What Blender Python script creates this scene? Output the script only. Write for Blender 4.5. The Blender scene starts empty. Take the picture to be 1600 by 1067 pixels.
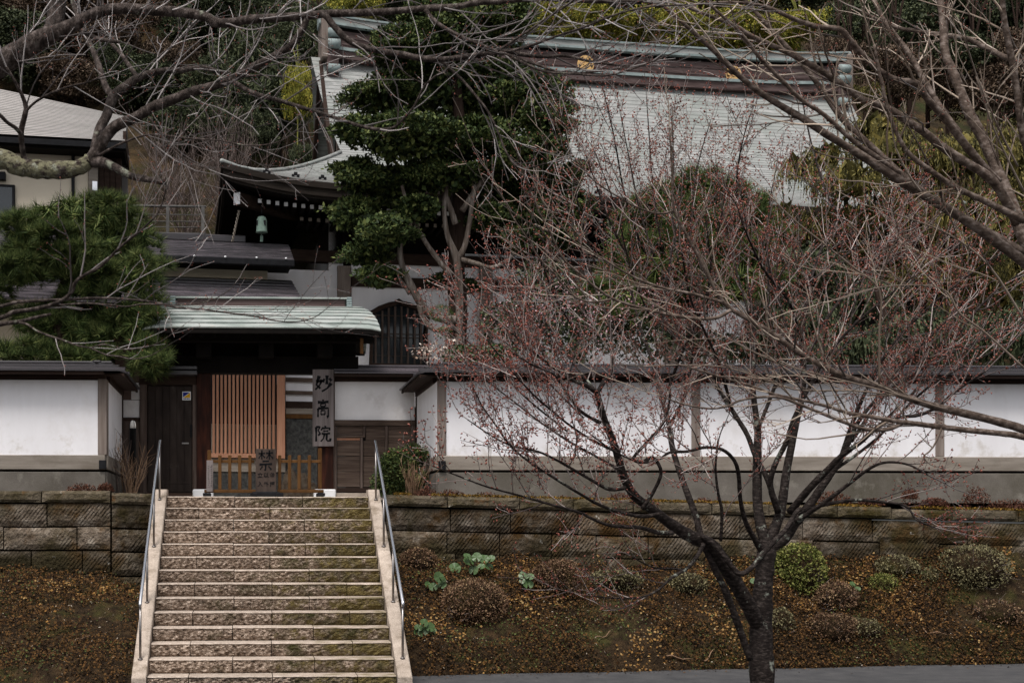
import bpy, math, random
import numpy as np
from mathutils import Vector, Matrix, Euler, noise as mnoise

# ------------------------------------------------------------------ camera, sky, sun, exposure
SC = bpy.context.scene
COL = SC.collection
rad = math.radians
YAW = rad(2.5); FOC = 2222.0; CX = 487.0; YH = 822.0; EYE = 2.08   # pixel constants of the 1600 px wide photograph
cam_data = bpy.data.cameras.new('camera')
cam = bpy.data.objects.new('camera', cam_data); COL.objects.link(cam)
cam.location = (0, 0, EYE); cam.rotation_euler = (rad(90), 0, -YAW)
cam_data.sensor_width = 36.0; cam_data.lens = FOC / 1600 * 36
cam_data.shift_x = (800 - CX) / 1600; cam_data.shift_y = (YH - 533.5) / 1600
cam_data.clip_end = 600; cam_data.clip_start = 0.1
cam_data.dof.use_dof = True; cam_data.dof.focus_distance = 20.0; cam_data.dof.aperture_fstop = 9.0
SC.camera = cam

SUN_EL, SUN_AZ = rad(62), rad(205)      # azimuth measured from +Y towards +X; the light comes from behind the camera, high
world = bpy.data.worlds.new('World'); SC.world = world; world.use_nodes = True
wn = world.node_tree; wn.nodes.clear()
sky = wn.nodes.new('ShaderNodeTexSky'); sky.sky_type = 'NISHITA'; sky.sun_disc = False
sky.sun_elevation = SUN_EL; sky.sun_rotation = SUN_AZ; sky.dust_density = 4.0; sky.air_density = 1.0
hs = wn.nodes.new('ShaderNodeHueSaturation'); hs.inputs['Saturation'].default_value = 0.25
bg = wn.nodes.new('ShaderNodeBackground'); bg.inputs['Strength'].default_value = 0.085
wo = wn.nodes.new('ShaderNodeOutputWorld')
wn.links.new(sky.outputs[0], hs.inputs['Color']); wn.links.new(hs.outputs[0], bg.inputs[0]); wn.links.new(bg.outputs[0], wo.inputs[0])
sl = bpy.data.lights.new('sun', 'SUN'); sl.energy = 1.5; sl.angle = rad(18); sl.color = (1.0, 0.955, 0.91)
so = bpy.data.objects.new('sun', sl); COL.objects.link(so)
sdir = Vector((math.sin(SUN_AZ) * math.cos(SUN_EL), math.cos(SUN_AZ) * math.cos(SUN_EL), math.sin(SUN_EL)))
so.rotation_euler = sdir.to_track_quat('Z', 'Y').to_euler()
SC.view_settings.view_transform = 'Standard'; SC.view_settings.look = 'None'
SC.view_settings.exposure = 0.95; SC.view_settings.gamma = 1.0; SC.view_settings.use_curve_mapping = False
SC.render.engine = 'CYCLES'
SC.cycles.max_bounces = 5; SC.cycles.diffuse_bounces = 3; SC.cycles.glossy_bounces = 2; SC.cycles.transparent_max_bounces = 4

# ------------------------------------------------------------------ measuring helpers
sA, cA = math.sin(YAW), math.cos(YAW)
def ray(x, y):
    u = (x - CX) / FOC; v = (YH - y) / FOC
    return Vector((sA + u * cA, cA - u * sA, v))
def atd(x, y, t):                      # point at distance t along the view axis
    d = ray(x, y) * t
    return Vector((d.x, d.y, EYE + d.z))
def at(x, y, Y):                       # point on the plane Y = const
    d = ray(x, y)
    return atd(x, y, Y / d.y)
def pxr(px, t): return px / FOC * t    # metres of px pixels at distance t
TH = rad(9)                            # the main hall stands turned by 9 degrees
H0 = atd(880, 305, 33.0)
EX = Vector((math.cos(TH), math.sin(TH), 0)); EY = Vector((-math.sin(TH), math.cos(TH), 0))
def hw(x, y, yp):                      # hall-local coordinates of a pixel on the plane y' = yp
    d = ray(x, y); h = Vector((H0.x, H0.y, 0))
    t = (h.dot(EY) + yp) / d.dot(EY)
    p = atd(x, y, t)
    return Vector(((p - h).dot(EX) - SHEAR * yp, yp, p.z))
SHEAR = .11                              # its side walls run slightly off square
def HL(x, y, z): return Vector((H0.x, H0.y, 0)) + EX * (x + SHEAR * y) + EY * y + Vector((0, 0, z))

# ------------------------------------------------------------------ mesh helpers
LOC = {}
def tag(o, label=None, cat=None, group=None, kind=None):
    if label: o['label'] = label
    if cat: o['category'] = cat
    if group: o['group'] = group
    if kind: o['kind'] = kind
    return o
def thing(name, label, cat, loc=(0, 0, 0), group=None):
    o = bpy.data.objects.new(name, None); COL.objects.link(o)
    o.location = loc; o.empty_display_size = 0.2; LOC[o.name] = Vector(loc)
    return tag(o, label, cat, group)
class MB:
    def __init__(s): s.v = []; s.f = []; s.m = []; s.sm = []
    def add(s, vs, fs, m=0, smooth=False):
        b = len(s.v); s.v.extend([tuple(v) for v in vs])
        for f in fs: s.f.append(tuple(i + b for i in f)); s.m.append(m); s.sm.append(smooth)
    def hexa(s, c, m=0):               # eight corners: bottom loop 0-3, top loop 4-7
        s.add(c, [(3, 2, 1, 0), (4, 5, 6, 7), (0, 1, 5, 4), (1, 2, 6, 5), (2, 3, 7, 6), (3, 0, 4, 7)], m)
    def box(s, x0, y0, z0, x1, y1, z1, m=0, T=None):
        c = [(x0, y0, z0), (x1, y0, z0), (x1, y1, z0), (x0, y1, z0), (x0, y0, z1), (x1, y0, z1), (x1, y1, z1), (x0, y1, z1)]
        if T: c = [T(*p) for p in c]
        s.hexa(c, m)
    def bbox(s, x0, y0, z0, x1, y1, z1, b=0.01, m=0, T=None, jit=0.0, rng=random):   # chamfered box
        xs, ys, zs = (x0, x1), (y0, y1), (z0, z1); vs = []; idx = {}
        for i in (0, 1):
            for j in (0, 1):
                for k in (0, 1):
                    q = [xs[i], ys[j], zs[k]]; sg = [1 - 2 * i, 1 - 2 * j, 1 - 2 * k]
                    jj = [rng.uniform(-jit, jit) for _ in range(3)] if jit else (0, 0, 0)
                    for a in range(3):
                        p = list(q)
                        for c in range(3):
                            if c != a: p[c] += sg[c] * b
                        p = [p[c] + jj[c] for c in range(3)]
                        idx[(i, j, k, a)] = len(vs); vs.append(T(*p) if T else tuple(p))
        g = lambda i, j, k, a: idx[(i, j, k, a)]
        fs = []
        for i in (0, 1):
            f = [g(i, 0, 0, 0), g(i, 0, 1, 0), g(i, 1, 1, 0), g(i, 1, 0, 0)]; fs.append(f if i == 0 else f[::-1])
            f = [g(0, i, 0, 1), g(1, i, 0, 1), g(1, i, 1, 1), g(0, i, 1, 1)]; fs.append(f if i == 0 else f[::-1])
            f = [g(0, 0, i, 2), g(0, 1, i, 2), g(1, 1, i, 2), g(1, 0, i, 2)]; fs.append(f if i == 0 else f[::-1])
        for i in (0, 1):
            for j in (0, 1):
                f = [g(i, j, 0, 0), g(i, j, 1, 0), g(i, j, 1, 1), g(i, j, 0, 1)]; fs.append(f if (i + j) % 2 == 0 else f[::-1])
                f = [g(i, 0, j, 0), g(i, 0, j, 2), g(i, 1, j, 2), g(i, 1, j, 0)]; fs.append(f if (i + j) % 2 == 0 else f[::-1])
                f = [g(0, i, j, 1), g(1, i, j, 1), g(1, i, j, 2), g(0, i, j, 2)]; fs.append(f if (i + j) % 2 == 0 else f[::-1])
        for i in (0, 1):
            for j in (0, 1):
                for k in (0, 1):
                    f = [g(i, j, k, 0), g(i, j, k, 1), g(i, j, k, 2)]; fs.append(f if (i + j + k) % 2 == 0 else f[::-1])
        s.add(vs, fs, m)
    def tube(s, pts, rs, n=6, m=0, cap=True, smooth=True):
        pts = [Vector(p) for p in pts]
        if not hasattr(rs, '__len__'): rs = [rs] * len(pts)
        vs = []; fs = []; prev = None
        for i, p in enumerate(pts):
            t = (pts[min(i + 1, len(pts) - 1)] - pts[max(i - 1, 0)])
            t = t.normalized() if t.length > 1e-9 else Vector((0, 0, 1))
            if prev is None:
                a = Vector((0, 0, 1)) if abs(t.z) < 0.9 else Vector((1, 0, 0))
                u = t.cross(a).normalized()
            else:
                u = (prev - t * prev.dot(t)); u = u.normalized() if u.length > 1e-6 else t.orthogonal().normalized()
            prev = u; w = t.cross(u)
            for k in range(n):
                a = 2 * math.pi * k / n
                vs.append(p + (u * math.cos(a) + w * math.sin(a)) * rs[i])
        for i in range(len(pts) - 1):
            for k in range(n):
                k2 = (k + 1) % n
                fs.append((i * n + k, i * n + k2, (i + 1) * n + k2, (i + 1) * n + k))
        if cap:
            fs.append(tuple(range(n - 1, -1, -1))); fs.append(tuple((len(pts) - 1) * n + k for k in range(n)))
        s.add(vs, fs, m, smooth)
    def lathe(s, c, prof, n=16, m=0, smooth=True, ax='z'):   # prof: (r, h)
        vs = []; fs = []
        for r, h in prof:
            for k in range(n):
                a = 2 * math.pi * k / n
                q = (r * math.cos(a), r * math.sin(a), h)
                if ax == 'y': q = (q[0], h, q[1])
                if ax == 'x': q = (h, q[0], q[1])
                vs.append((c[0] + q[0], c[1] + q[1], c[2] + q[2]))
        for i in range(len(prof) - 1):
            for k in range(n):
                k2 = (k + 1) % n; fs.append((i * n + k, i * n + k2, (i + 1) * n + k2, (i + 1) * n + k))
        fs.append(tuple(range(n - 1, -1, -1))); fs.append(tuple((len(prof) - 1) * n + k for k in range(n)))
        s.add(vs, fs, m, smooth)
    def grid(s, P, nu, nv, m=0, smooth=True, flip=False, lip=False):     # P(i,j) -> point
        vs = [P(i, j) for i in range(nu) for j in range(nv)]; fs = []
        for i in range(nu - 1):
            for j in range(nv - 1):
                f = (i * nv + j, (i + 1) * nv + j, (i + 1) * nv + j + 1, i * nv + j + 1); fs.append(f[::-1] if flip else f)
        b = len(s.m); s.add(vs, fs, m, smooth)
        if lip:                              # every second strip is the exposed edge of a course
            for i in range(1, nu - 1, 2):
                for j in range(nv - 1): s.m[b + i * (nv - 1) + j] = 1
    def prism(s, poly, y0, y1, m=0, T=None):                   # polygon in (x,z) extruded along y
        n = len(poly); T = T or (lambda x, y, z: (x, y, z))
        vs = [T(x, y0, z) for x, z in poly] + [T(x, y1, z) for x, z in poly]
        fs = [tuple(range(n)), tuple(range(2 * n - 1, n - 1, -1))] + [(i, n + i, n + (i + 1) % n, (i + 1) % n) for i in range(n)]
        s.add(vs, fs, m)
    def build(s, name, mats, parent=None, kind=None, label=None, fix=True):
        me = bpy.data.meshes.new(name)
        off = LOC[parent.name] if parent else Vector((0, 0, 0))
        me.from_pydata([(v[0] - off.x, v[1] - off.y, v[2] - off.z) for v in s.v], [], s.f)
        for mt in (mats if isinstance(mats, (list, tuple)) else [mats]): me.materials.append(mt)
        me.polygons.foreach_set('material_index', s.m); me.polygons.foreach_set('use_smooth', s.sm)
        if fix and len(s.f) < 20000:
            import bmesh
            bm = bmesh.new(); bm.from_mesh(me); bmesh.ops.recalc_face_normals(bm, faces=bm.faces); bm.to_mesh(me); bm.free()
        me.update()
        o = bpy.data.objects.new(name, me); COL.objects.link(o)
        if parent: o.parent = parent; LOC[o.name] = off
        else: LOC[o.name] = Vector((0, 0, 0))
        if kind: o['kind'] = kind
        if label: o['label'] = label
        return o
def rawmesh(name, verts, faces, mats, parent=None, kind=None, label=None):   # numpy arrays, faces (n,k)
    me = bpy.data.meshes.new(name); off = LOC[parent.name] if parent else Vector((0, 0, 0))
    v = np.asarray(verts, dtype=np.float32) - np.array(off, dtype=np.float32)
    f = np.asarray(faces, dtype=np.int32); k = f.shape[1]
    me.vertices.add(len(v)); me.vertices.foreach_set('co', v.ravel())
    me.loops.add(f.size); me.loops.foreach_set('vertex_index', f.ravel())
    me.polygons.add(len(f)); me.polygons.foreach_set('loop_start', np.arange(0, f.size, k, dtype=np.int32))
    me.update(calc_edges=True)
    for mt in (mats if isinstance(mats, (list, tuple)) else [mats]): me.materials.append(mt)
    o = bpy.data.objects.new(name, me); COL.objects.link(o)
    if parent: o.parent = parent; LOC[o.name] = off
    if kind: o['kind'] = kind
    if label: o['label'] = label
    return o
def piece(name, mat, parent, args, T=None, b=0.006, jit=0.0, label=None, rng=random):
    m = MB(); m.bbox(*args, b=b, T=T, jit=jit, rng=rng); return m.build(name, mat, parent, label=label)
def pbox(name, mat, parent, x0, y0, x1, y1, Y, dep, b=0.006, label=None):  # box whose front fills a pixel rectangle at plane Y
    xm = (x0 + x1) / 2; ym = (y0 + y1) / 2
    X0 = at(x0, ym, Y).x; X1 = at(x1, ym, Y).x; Z1 = at(xm, y0, Y).z; Z0 = at(xm, y1, Y).z
    return piece(name, mat, parent, (X0, Y, Z0, X1, Y + dep, Z1), b=b, label=label)
def hbox(name, mat, parent, x0, y0, x1, y1, yp, dep, b=0.006, label=None):  # same on the hall's planes
    a = hw(x0, (y0 + y1) / 2, yp); c = hw(x1, (y0 + y1) / 2, yp); xm = (x0 + x1) / 2
    z1 = hw(xm, y0, yp).z; z0 = hw(xm, y1, yp).z
    return piece(name, mat, parent, (a.x, yp, z0, c.x, yp + dep, z1), T=HL, b=b, label=label)

# ------------------------------------------------------------------ materials
def pmat(name, cols, scale=6.0, stretch=(1, 1, 1), rot=(0, 0, 0), detail=6.0, rough=0.8, bump=None, rand=0.12, stains=(), metal=0.0,
         contrast=(0.3, 0.7), spec=0.08, island=False, wave=None, rough_var=0.0, fine=0.0):
    """cols: list of colours blended over noise; bump: (strength, scale, distance[, stretch]); stains: (colour, scale, threshold, softness, x-range)"""
    m = bpy.data.materials.new(name); m.use_nodes = True; nt = m.node_tree; N = nt.nodes; L = nt.links; N.clear()
    out = N.new('ShaderNodeOutputMaterial'); bs = N.new('ShaderNodeBsdfPrincipled'); L.new(bs.outputs[0], out.inputs[0])
    geo = N.new('ShaderNodeNewGeometry'); mp = N.new('ShaderNodeMapping'); L.new(geo.outputs['Position'], mp.inputs['Vector'])
    mp.inputs['Scale'].default_value = stretch; mp.inputs['Rotation'].default_value = rot
    nz = N.new('ShaderNodeTexNoise'); nz.inputs['Scale'].default_value = scale; nz.inputs['Detail'].default_value = detail
    nz.inputs['Roughness'].default_value = 0.6; L.new(mp.outputs[0], nz.inputs['Vector'])
    rp = N.new('ShaderNodeValToRGB'); L.new(nz.outputs['Fac'], rp.inputs[0])
    cr = rp.color_ramp; n = len(cols)
    while len(cr.elements) < n: cr.elements.new(0.5)
    for i, c in enumerate(cols):
        cr.elements[i].position = contrast[0] + (contrast[1] - contrast[0]) * (i / max(1, n - 1)); cr.elements[i].color = (*c, 1)
    if island:
        mx0 = N.new('ShaderNodeMath'); mx0.operation = 'MULTIPLY_ADD'; mx0.inputs[1].default_value = 1 - island; L.new(nz.outputs['Fac'], mx0.inputs[0])
        ml = N.new('ShaderNodeMath'); ml.operation = 'MULTIPLY'; ml.inputs[1].default_value = island
        L.new(geo.outputs['Random Per Island'], ml.inputs[0]); L.new(ml.outputs[0], mx0.inputs[2]); L.new(mx0.outputs[0], rp.inputs[0])
    col = rp.outputs[0]
    for st in stains:
        c, sc, th, sf = st[:4]
        n2 = N.new('ShaderNodeTexNoise'); n2.inputs['Scale'].default_value = sc; n2.inputs['Detail'].default_value = 8; n2.inputs['Roughness'].default_value = 0.65
        L.new(geo.outputs['Position'], n2.inputs['Vector'])
        src = n2.outputs['Fac']
        if len(st) > 4:                                     # grows along world axis st[4] from st[5] to st[6]
            sx = N.new('ShaderNodeSeparateXYZ'); L.new(geo.outputs['Position'], sx.inputs[0])
            mr = N.new('ShaderNodeMapRange'); mr.inputs[1].default_value = st[5]; mr.inputs[2].default_value = st[6]
            mr.inputs[3].default_value = -0.18; mr.inputs[4].default_value = 0.18
            L.new(sx.outputs[st[4]], mr.inputs[0])
            ad = N.new('ShaderNodeMath'); ad.operation = 'ADD'; L.new(src, ad.inputs[0]); L.new(mr.outputs[0], ad.inputs[1]); src = ad.outputs[0]
        mr2 = N.new('ShaderNodeMapRange'); mr2.inputs[1].default_value = th - sf; mr2.inputs[2].default_value = th + sf; L.new(src, mr2.inputs[0])
        mx = N.new('ShaderNodeMix'); mx.data_type = 'RGBA'; L.new(mr2.outputs[0], mx.inputs[0]); L.new(col, mx.inputs[6]); mx.inputs[7].default_value = (*c, 1)
        col = mx.outputs[2]
    if fine:
        n3 = N.new('ShaderNodeTexNoise'); n3.inputs['Scale'].default_value = 90; n3.inputs['Detail'].default_value = 3; L.new(geo.outputs['Position'], n3.inputs['Vector'])
        mr3 = N.new('ShaderNodeMapRange'); mr3.inputs[1].default_value = 0.3; mr3.inputs[2].default_value = 0.7; mr3.inputs[3].default_value = 1 - fine; mr3.inputs[4].default_value = 1 + fine
        L.new(n3.outputs['Fac'], mr3.inputs[0])
        vm = N.new('ShaderNodeVectorMath'); vm.operation = 'SCALE'; L.new(col, vm.inputs[0]); L.new(mr3.outputs[0], vm.inputs['Scale']); col = vm.outputs[0]
    if rand:
        oi = N.new('ShaderNodeObjectInfo'); mr4 = N.new('ShaderNodeMapRange'); mr4.inputs[3].default_value = 1 - rand; mr4.inputs[4].default_value = 1 + rand
        L.new(oi.outputs['Random'], mr4.inputs[0])
        vm = N.new('ShaderNodeVectorMath'); vm.operation = 'SCALE'; L.new(col, vm.inputs[0]); L.new(mr4.outputs[0], vm.inputs['Scale']); col = vm.outputs[0]
    L.new(col, bs.inputs['Base Color'])
    bs.inputs['Roughness'].default_value = rough; bs.inputs['Metallic'].default_value = metal; bs.inputs['Specular IOR Level'].default_value = spec
    if rough_var:
        mr5 = N.new('ShaderNodeMapRange'); mr5.inputs[3].default_value = rough - rough_var; mr5.inputs[4].default_value = rough + rough_var
        L.new(nz.outputs['Fac'], mr5.inputs[0]); L.new(mr5.outputs[0], bs.inputs['Roughness'])
    nrm = None
    if wave:                                                # (scale, rotation about y, strength, distance): tool marks
        mw = N.new('ShaderNodeMapping'); mw.inputs['Rotation'].default_value = (0, wave[1], 0); L.new(geo.outputs['Position'], mw.inputs['Vector'])
        w = N.new('ShaderNodeTexWave'); w.inputs['Scale'].default_value = wave[0]; w.inputs['Distortion'].default_value = 1.6; w.inputs['Detail'].default_value = 2
        w.inputs['Detail Scale'].default_value = 2.0; L.new(mw.outputs[0], w.inputs['Vector'])
        bp = N.new('ShaderNodeBump'); bp.inputs['Strength'].default_value = wave[2]; bp.inputs['Distance'].default_value = wave[3]
        wm = N.new('ShaderNodeTexNoise'); wm.inputs['Scale'].default_value = 1.7; L.new(geo.outputs['Position'], wm.inputs['Vector'])
        wr_ = N.new('ShaderNodeMapRange'); wr_.inputs[1].default_value = .42; wr_.inputs[2].default_value = .66; L.new(wm.outputs['Fac'], wr_.inputs[0])
        wx = N.new('ShaderNodeMath'); wx.operation = 'MULTIPLY'; L.new(w.outputs['Fac'], wx.inputs[0]); L.new(wr_.outputs[0], wx.inputs[1])
        L.new(wx.outputs[0], bp.inputs['Height']); nrm = bp.outputs[0]
    if bump:
        mb = N.new('ShaderNodeMapping'); L.new(geo.outputs['Position'], mb.inputs['Vector'])
        if len(bump) > 3: mb.inputs['Scale'].default_value = bump[3]
        if len(bump) > 4: mb.inputs['Rotation'].default_value = bump[4]
        nb = N.new('ShaderNodeTexNoise'); nb.inputs['Scale'].default_value = bump[1]; nb.inputs['Detail'].default_value = 5; L.new(mb.outputs[0], nb.inputs['Vector'])
        bp = N.new('ShaderNodeBump'); bp.inputs['Strength'].default_value = bump[0]; bp.inputs['Distance'].default_value = bump[2]
        L.new(nb.outputs['Fac'], bp.inputs['Height'])
        if nrm: L.new(nrm, bp.inputs['Normal'])
        nrm = bp.outputs[0]
    if nrm: L.new(nrm, bs.inputs['Normal'])
    return m
M = {}
M['asphalt'] = pmat('asphalt', [(.055, .055, .058), (.095, .092, .092)], 3, rough=.9, bump=(.4, 160, .004), fine=.3, stains=[((.13, .12, .11), 60, .72, .05)])
M['step'] = pmat('hewn_granite', [(.05, .034, .024), (.27, .197, .147), (.62, .5, .405)], 21, stretch=(1, 1, 1.5), rot=(0, rad(28), 0), rough=.9, bump=(1.0, 22, .12, (1, 1, 1.5), (0, rad(28), 0)), rand=.16, fine=.3, contrast=(.34, .66),
                 stains=[((.06, .054, .022), 2.6, .58, .10, 0, -1.9, 2.6), ((.15, .115, .045), 5.5, .66, .07, 0, -1.5, 1.6), ((.05, .04, .032), 3.2, .66, .08)])
M['tread'] = pmat('worn_granite', [(.27, .215, .17), (.50, .42, .355)], 14, rough=.85, bump=(.5, 50, .01), rand=.1, fine=.2, stains=[((.17, .14, .08), 3.5, .64, .1, 0, -1.6, 2.4)])
M['kerb'] = pmat('dressed_granite', [(.30, .245, .2), (.43, .36, .30)], 5, rough=.85, bump=(.6, 50, .008), fine=.3, stains=[((.15, .115, .08), 3.0, .6, .1), ((.10, .08, .05), 9, .68, .06)])
M['block'] = pmat('tuff_block', [(.055, .042, .030), (.13, .103, .079), (.25, .215, .175)], 5, rough=.95, wave=(6.6, rad(-38), 1.0, .020), bump=(1.0, 18, .045), rand=.34, fine=.35,
                  stains=[((.034, .026, .011), 1.1, .52, .10), ((.055, .030, .011), 2.3, .57, .08), ((.03, .024, .012), .8, .58, .12, 2, 2.3, 1.4), ((.42, .40, .36), 7, .69, .03)])
M['cap'] = pmat('mossy_cap_stone', [(.075, .06, .04), (.14, .115, .085)], 5, rough=.95, bump=(.9, 18, .04), rand=.15, fine=.3,
                stains=[((.038, .030, .011), 2.0, .52, .12), ((.10, .045, .013), 5, .64, .06), ((.3, .28, .23), 9, .70, .04)])
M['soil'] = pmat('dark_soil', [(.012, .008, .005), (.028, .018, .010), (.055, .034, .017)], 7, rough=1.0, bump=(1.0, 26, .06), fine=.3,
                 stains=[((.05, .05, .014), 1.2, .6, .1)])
M['gravel'] = pmat('pale_gravel', [(.30, .27, .24), (.48, .45, .41)], 30, rough=.95, bump=(1.0, 70, .02), rand=0)
M['plaster'] = pmat('white_plaster', [(.72, .70, .715), (.82, .805, .825)], 2.2, stretch=(1.6, 1.6, .3), rough=.85, bump=(.2, 9, .01), rand=.025, contrast=(.2, .8), stains=[((.62, .585, .565), 1.1, .68, .14), ((.55, .51, .47), 3.5, .74, .1, 2, 4.3, 3.25), ((.66, .63, .62), 14, .72, .03)])
M['plaster_shaded'] = pmat('shaded_plaster', [(.66, .635, .63), (.76, .74, .74)], 1.8, rough=.9, rand=.02, bump=(.15, 12, .01), stains=[((.42, .38, .35), 1.3, .66, .12)])  # stained, greyer copy of the white plaster with shade put into its colour
M['cream'] = pmat('cream_plaster', [(.55, .48, .38), (.62, .55, .44)], 1.5, rough=.85, rand=.02)
M['conc'] = pmat('grey_concrete', [(.10, .088, .076), (.17, .153, .134)], 1.6, rough=.9, bump=(.4, 40, .008), rand=.06, fine=.12, stains=[((.07, .062, .045), .9, .6, .15), ((.24, .22, .19), 2.6, .68, .1)])
M['sill'] = pmat('greyed_sill', [(.17, .145, .12), (.28, .245, .21)], 3.5, stretch=(.35, 1, 3), rough=.9, bump=(.3, 30, .006), rand=.07, stains=[((.15, .125, .1), 1.5, .64, .12)])
M['wood_v'] = pmat('weathered_wood_upright', [(.045, .032, .026), (.085, .062, .052), (.13, .1, .086)], 9, stretch=(2.2, 2.2, .16), rough=.8, bump=(.35, 60, .005, (1.5, 1.5, .06)), rand=.15)
M['wood_h'] = pmat('weathered_wood_level', [(.04, .027, .02), (.075, .053, .042), (.115, .085, .068)], 9, stretch=(.16, 2.2, 2.6), rough=.8, bump=(.35, 60, .005, (.06, 1.5, 1.5)), rand=.15)
M['post'] = pmat('grey_post', [(.13, .1, .085), (.24, .2, .175)], 7, stretch=(2, 2, .2), rough=.85, bump=(.3, 50, .005, (1.5, 1.5, .06)), rand=.08)
M['door'] = pmat('stained_door', [(.016, .011, .01), (.034, .025, .021), (.06, .046, .04)], 2.4, stretch=(1.6, 1.6, .5), rough=.55, bump=(.25, 40, .004, (1.5, 1.5, .06)), rand=.05, fine=.1, stains=[((.10, .085, .075), 3.2, .69, .07)])
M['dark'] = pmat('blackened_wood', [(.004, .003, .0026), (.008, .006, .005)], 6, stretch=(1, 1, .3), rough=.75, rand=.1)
M['dark2'] = pmat('dark_brown_wood', [(.022, .013, .010), (.042, .027, .021)], 8, stretch=(.3, 2, 2), rough=.75, rand=.1)
M['red'] = pmat('reddish_pillar', [(.012, .006, .005), (.026, .010, .007), (.07, .022, .013)], 5, stretch=(2, 2, .3), rough=.6, rand=.05)
M['cedar'] = pmat('new_cedar', [(.36, .17, .105), (.48, .255, .165)], 8, stretch=(2, 2, .15), rough=.65, rand=.1)
M['fence'] = pmat('brown_bamboo_fence', [(.06, .027, .009), (.11, .053, .018)], 8, stretch=(1.6, 1.6, .3), rough=.6, rand=.12)
M['board'] = pmat('grey_name_board', [(.10, .083, .08), (.17, .145, .14), (.22, .19, .185)], 8, stretch=(2.4, 2.4, .12), rough=.8, bump=(.25, 60, .003, (1.5, 1.5, .06)), rand=0)
M['notice'] = pmat('old_notice_board', [(.03, .022, .018), (.075, .055, .046)], 4, stretch=(2, 2, .4), rough=.8, rand=0)
M['ink'] = pmat('black_ink', [(.004, .004, .005), (.007, .007, .008)], 6, rough=.5, rand=0)
M['steel'] = pmat('brushed_steel', [(.7, .7, .72), (.8, .8, .82)], 10, stretch=(1, 1, 8), rough=.22, metal=1.0, rand=0)
M['steel_dull'] = pmat('dull_steel_post', [(.22, .2, .19), (.3, .28, .27)], 10, rough=.4, metal=1.0, rand=0)
M['iron'] = pmat('black_iron', [(.008, .008, .009), (.016, .016, .018)], 12, rough=.5, rand=0)
M['tin'] = pmat('dark_metal_roofing', [(.022, .019, .021), (.045, .04, .044)], 5, stretch=(.25, 1.5, 2), rough=.34, spec=.5, rand=.08, rough_var=.1)
M['tin2'] = pmat('brown_metal_roofing', [(.018, .014, .016), (.05, .042, .048), (.12, .10, .112)], 7, stretch=(.08, 2.5, 3), rot=(0, 0, -rad(9)), rough=.36, spec=.5, rand=.4, rough_var=.12)
M['verd'] = pmat('green_copper_patina', [(.19, .225, .205), (.31, .34, .32), (.44, .445, .428)], 3.5, stretch=(.5, 1.5, 1.5), rough=.55, rand=.07, fine=.06, stains=[((.42, .36, .3), 2.4, .68, .08)])
M['verd2'] = pmat('blue_green_copper', [(.17, .21, .21), (.29, .34, .335)], 4, rough=.5, rand=.05, stains=[((.16, .15, .14), 3, .66, .1)])
M['roof'] = pmat('grey_copper_roofing', [(.17, .175, .17), (.26, .264, .257), (.35, .35, .34)], 3.2, stretch=(.10, 2.2, 2.2), rot=(0, 0, -rad(9)), rough=.55, rand=0, fine=.05, stains=[((.2, .225, .205), .7, .60, .15), ((.36, .355, .345), 2.4, .66, .1)])
M['ridge'] = pmat('brown_copper_ridge', [(.04, .026, .024), (.08, .055, .052), (.125, .092, .088)], 5, stretch=(.15, 2, 3), rough=.5, rand=.06)
M['gold'] = pmat('gilt_crest', [(.55, .33, .13), (.72, .47, .22)], 6, rough=.42, metal=.4, rand=0)
M['white'] = pmat('white_paint', [(.72, .72, .74), (.82, .82, .83)], 4, rough=.7, rand=.05)
M['tileroof'] = pmat('pale_slate_roof', [(.25, .228, .215), (.37, .34, .325)], 2.2, stretch=(.3, 1.5, 1.5), rough=.6, rand=0, fine=.06, stains=[((.28, .255, .24), 1.4, .66, .12)])
M['edge'] = pmat('shadow_line_edge', [(.15, .15, .145), (.22, .22, .21)], 6, rough=.6, rand=0)  # edge tone darkened to paint the shadow line between courses, besides tarnish
M['glass'] = pmat('dark_glass', [(.02, .025, .03), (.03, .035, .04)], 2, rough=.08, spec=.6, rand=0)
M['blue'] = pmat('blue_print', [(.01, .02, .22), (.012, .025, .26)], 5, rough=.5, rand=0)
M['yellow'] = pmat('yellow_print', [(.7, .38, .01), (.74, .42, .015)], 5, rough=.5, rand=0)
M['slate'] = pmat('slate_cladding', [(.022, .022, .022), (.05, .05, .048), (.085, .085, .08)], 14, rough=.7, bump=(.6, 30, .01), rand=0)
M['rock'] = pmat('garden_rock', [(.16, .11, .075), (.42, .33, .24)], 9, rough=.9, bump=(.8, 14, .05), rand=.1)
M['lens'] = pmat('lamp_lens', [(.72, .7, .66), (.8, .78, .74)], 5, rough=.35, rand=0)
M['verd_bell'] = pmat('green_bronze', [(.10, .15, .125), (.18, .24, .205)], 9, rough=.6, rand=0)
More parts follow.
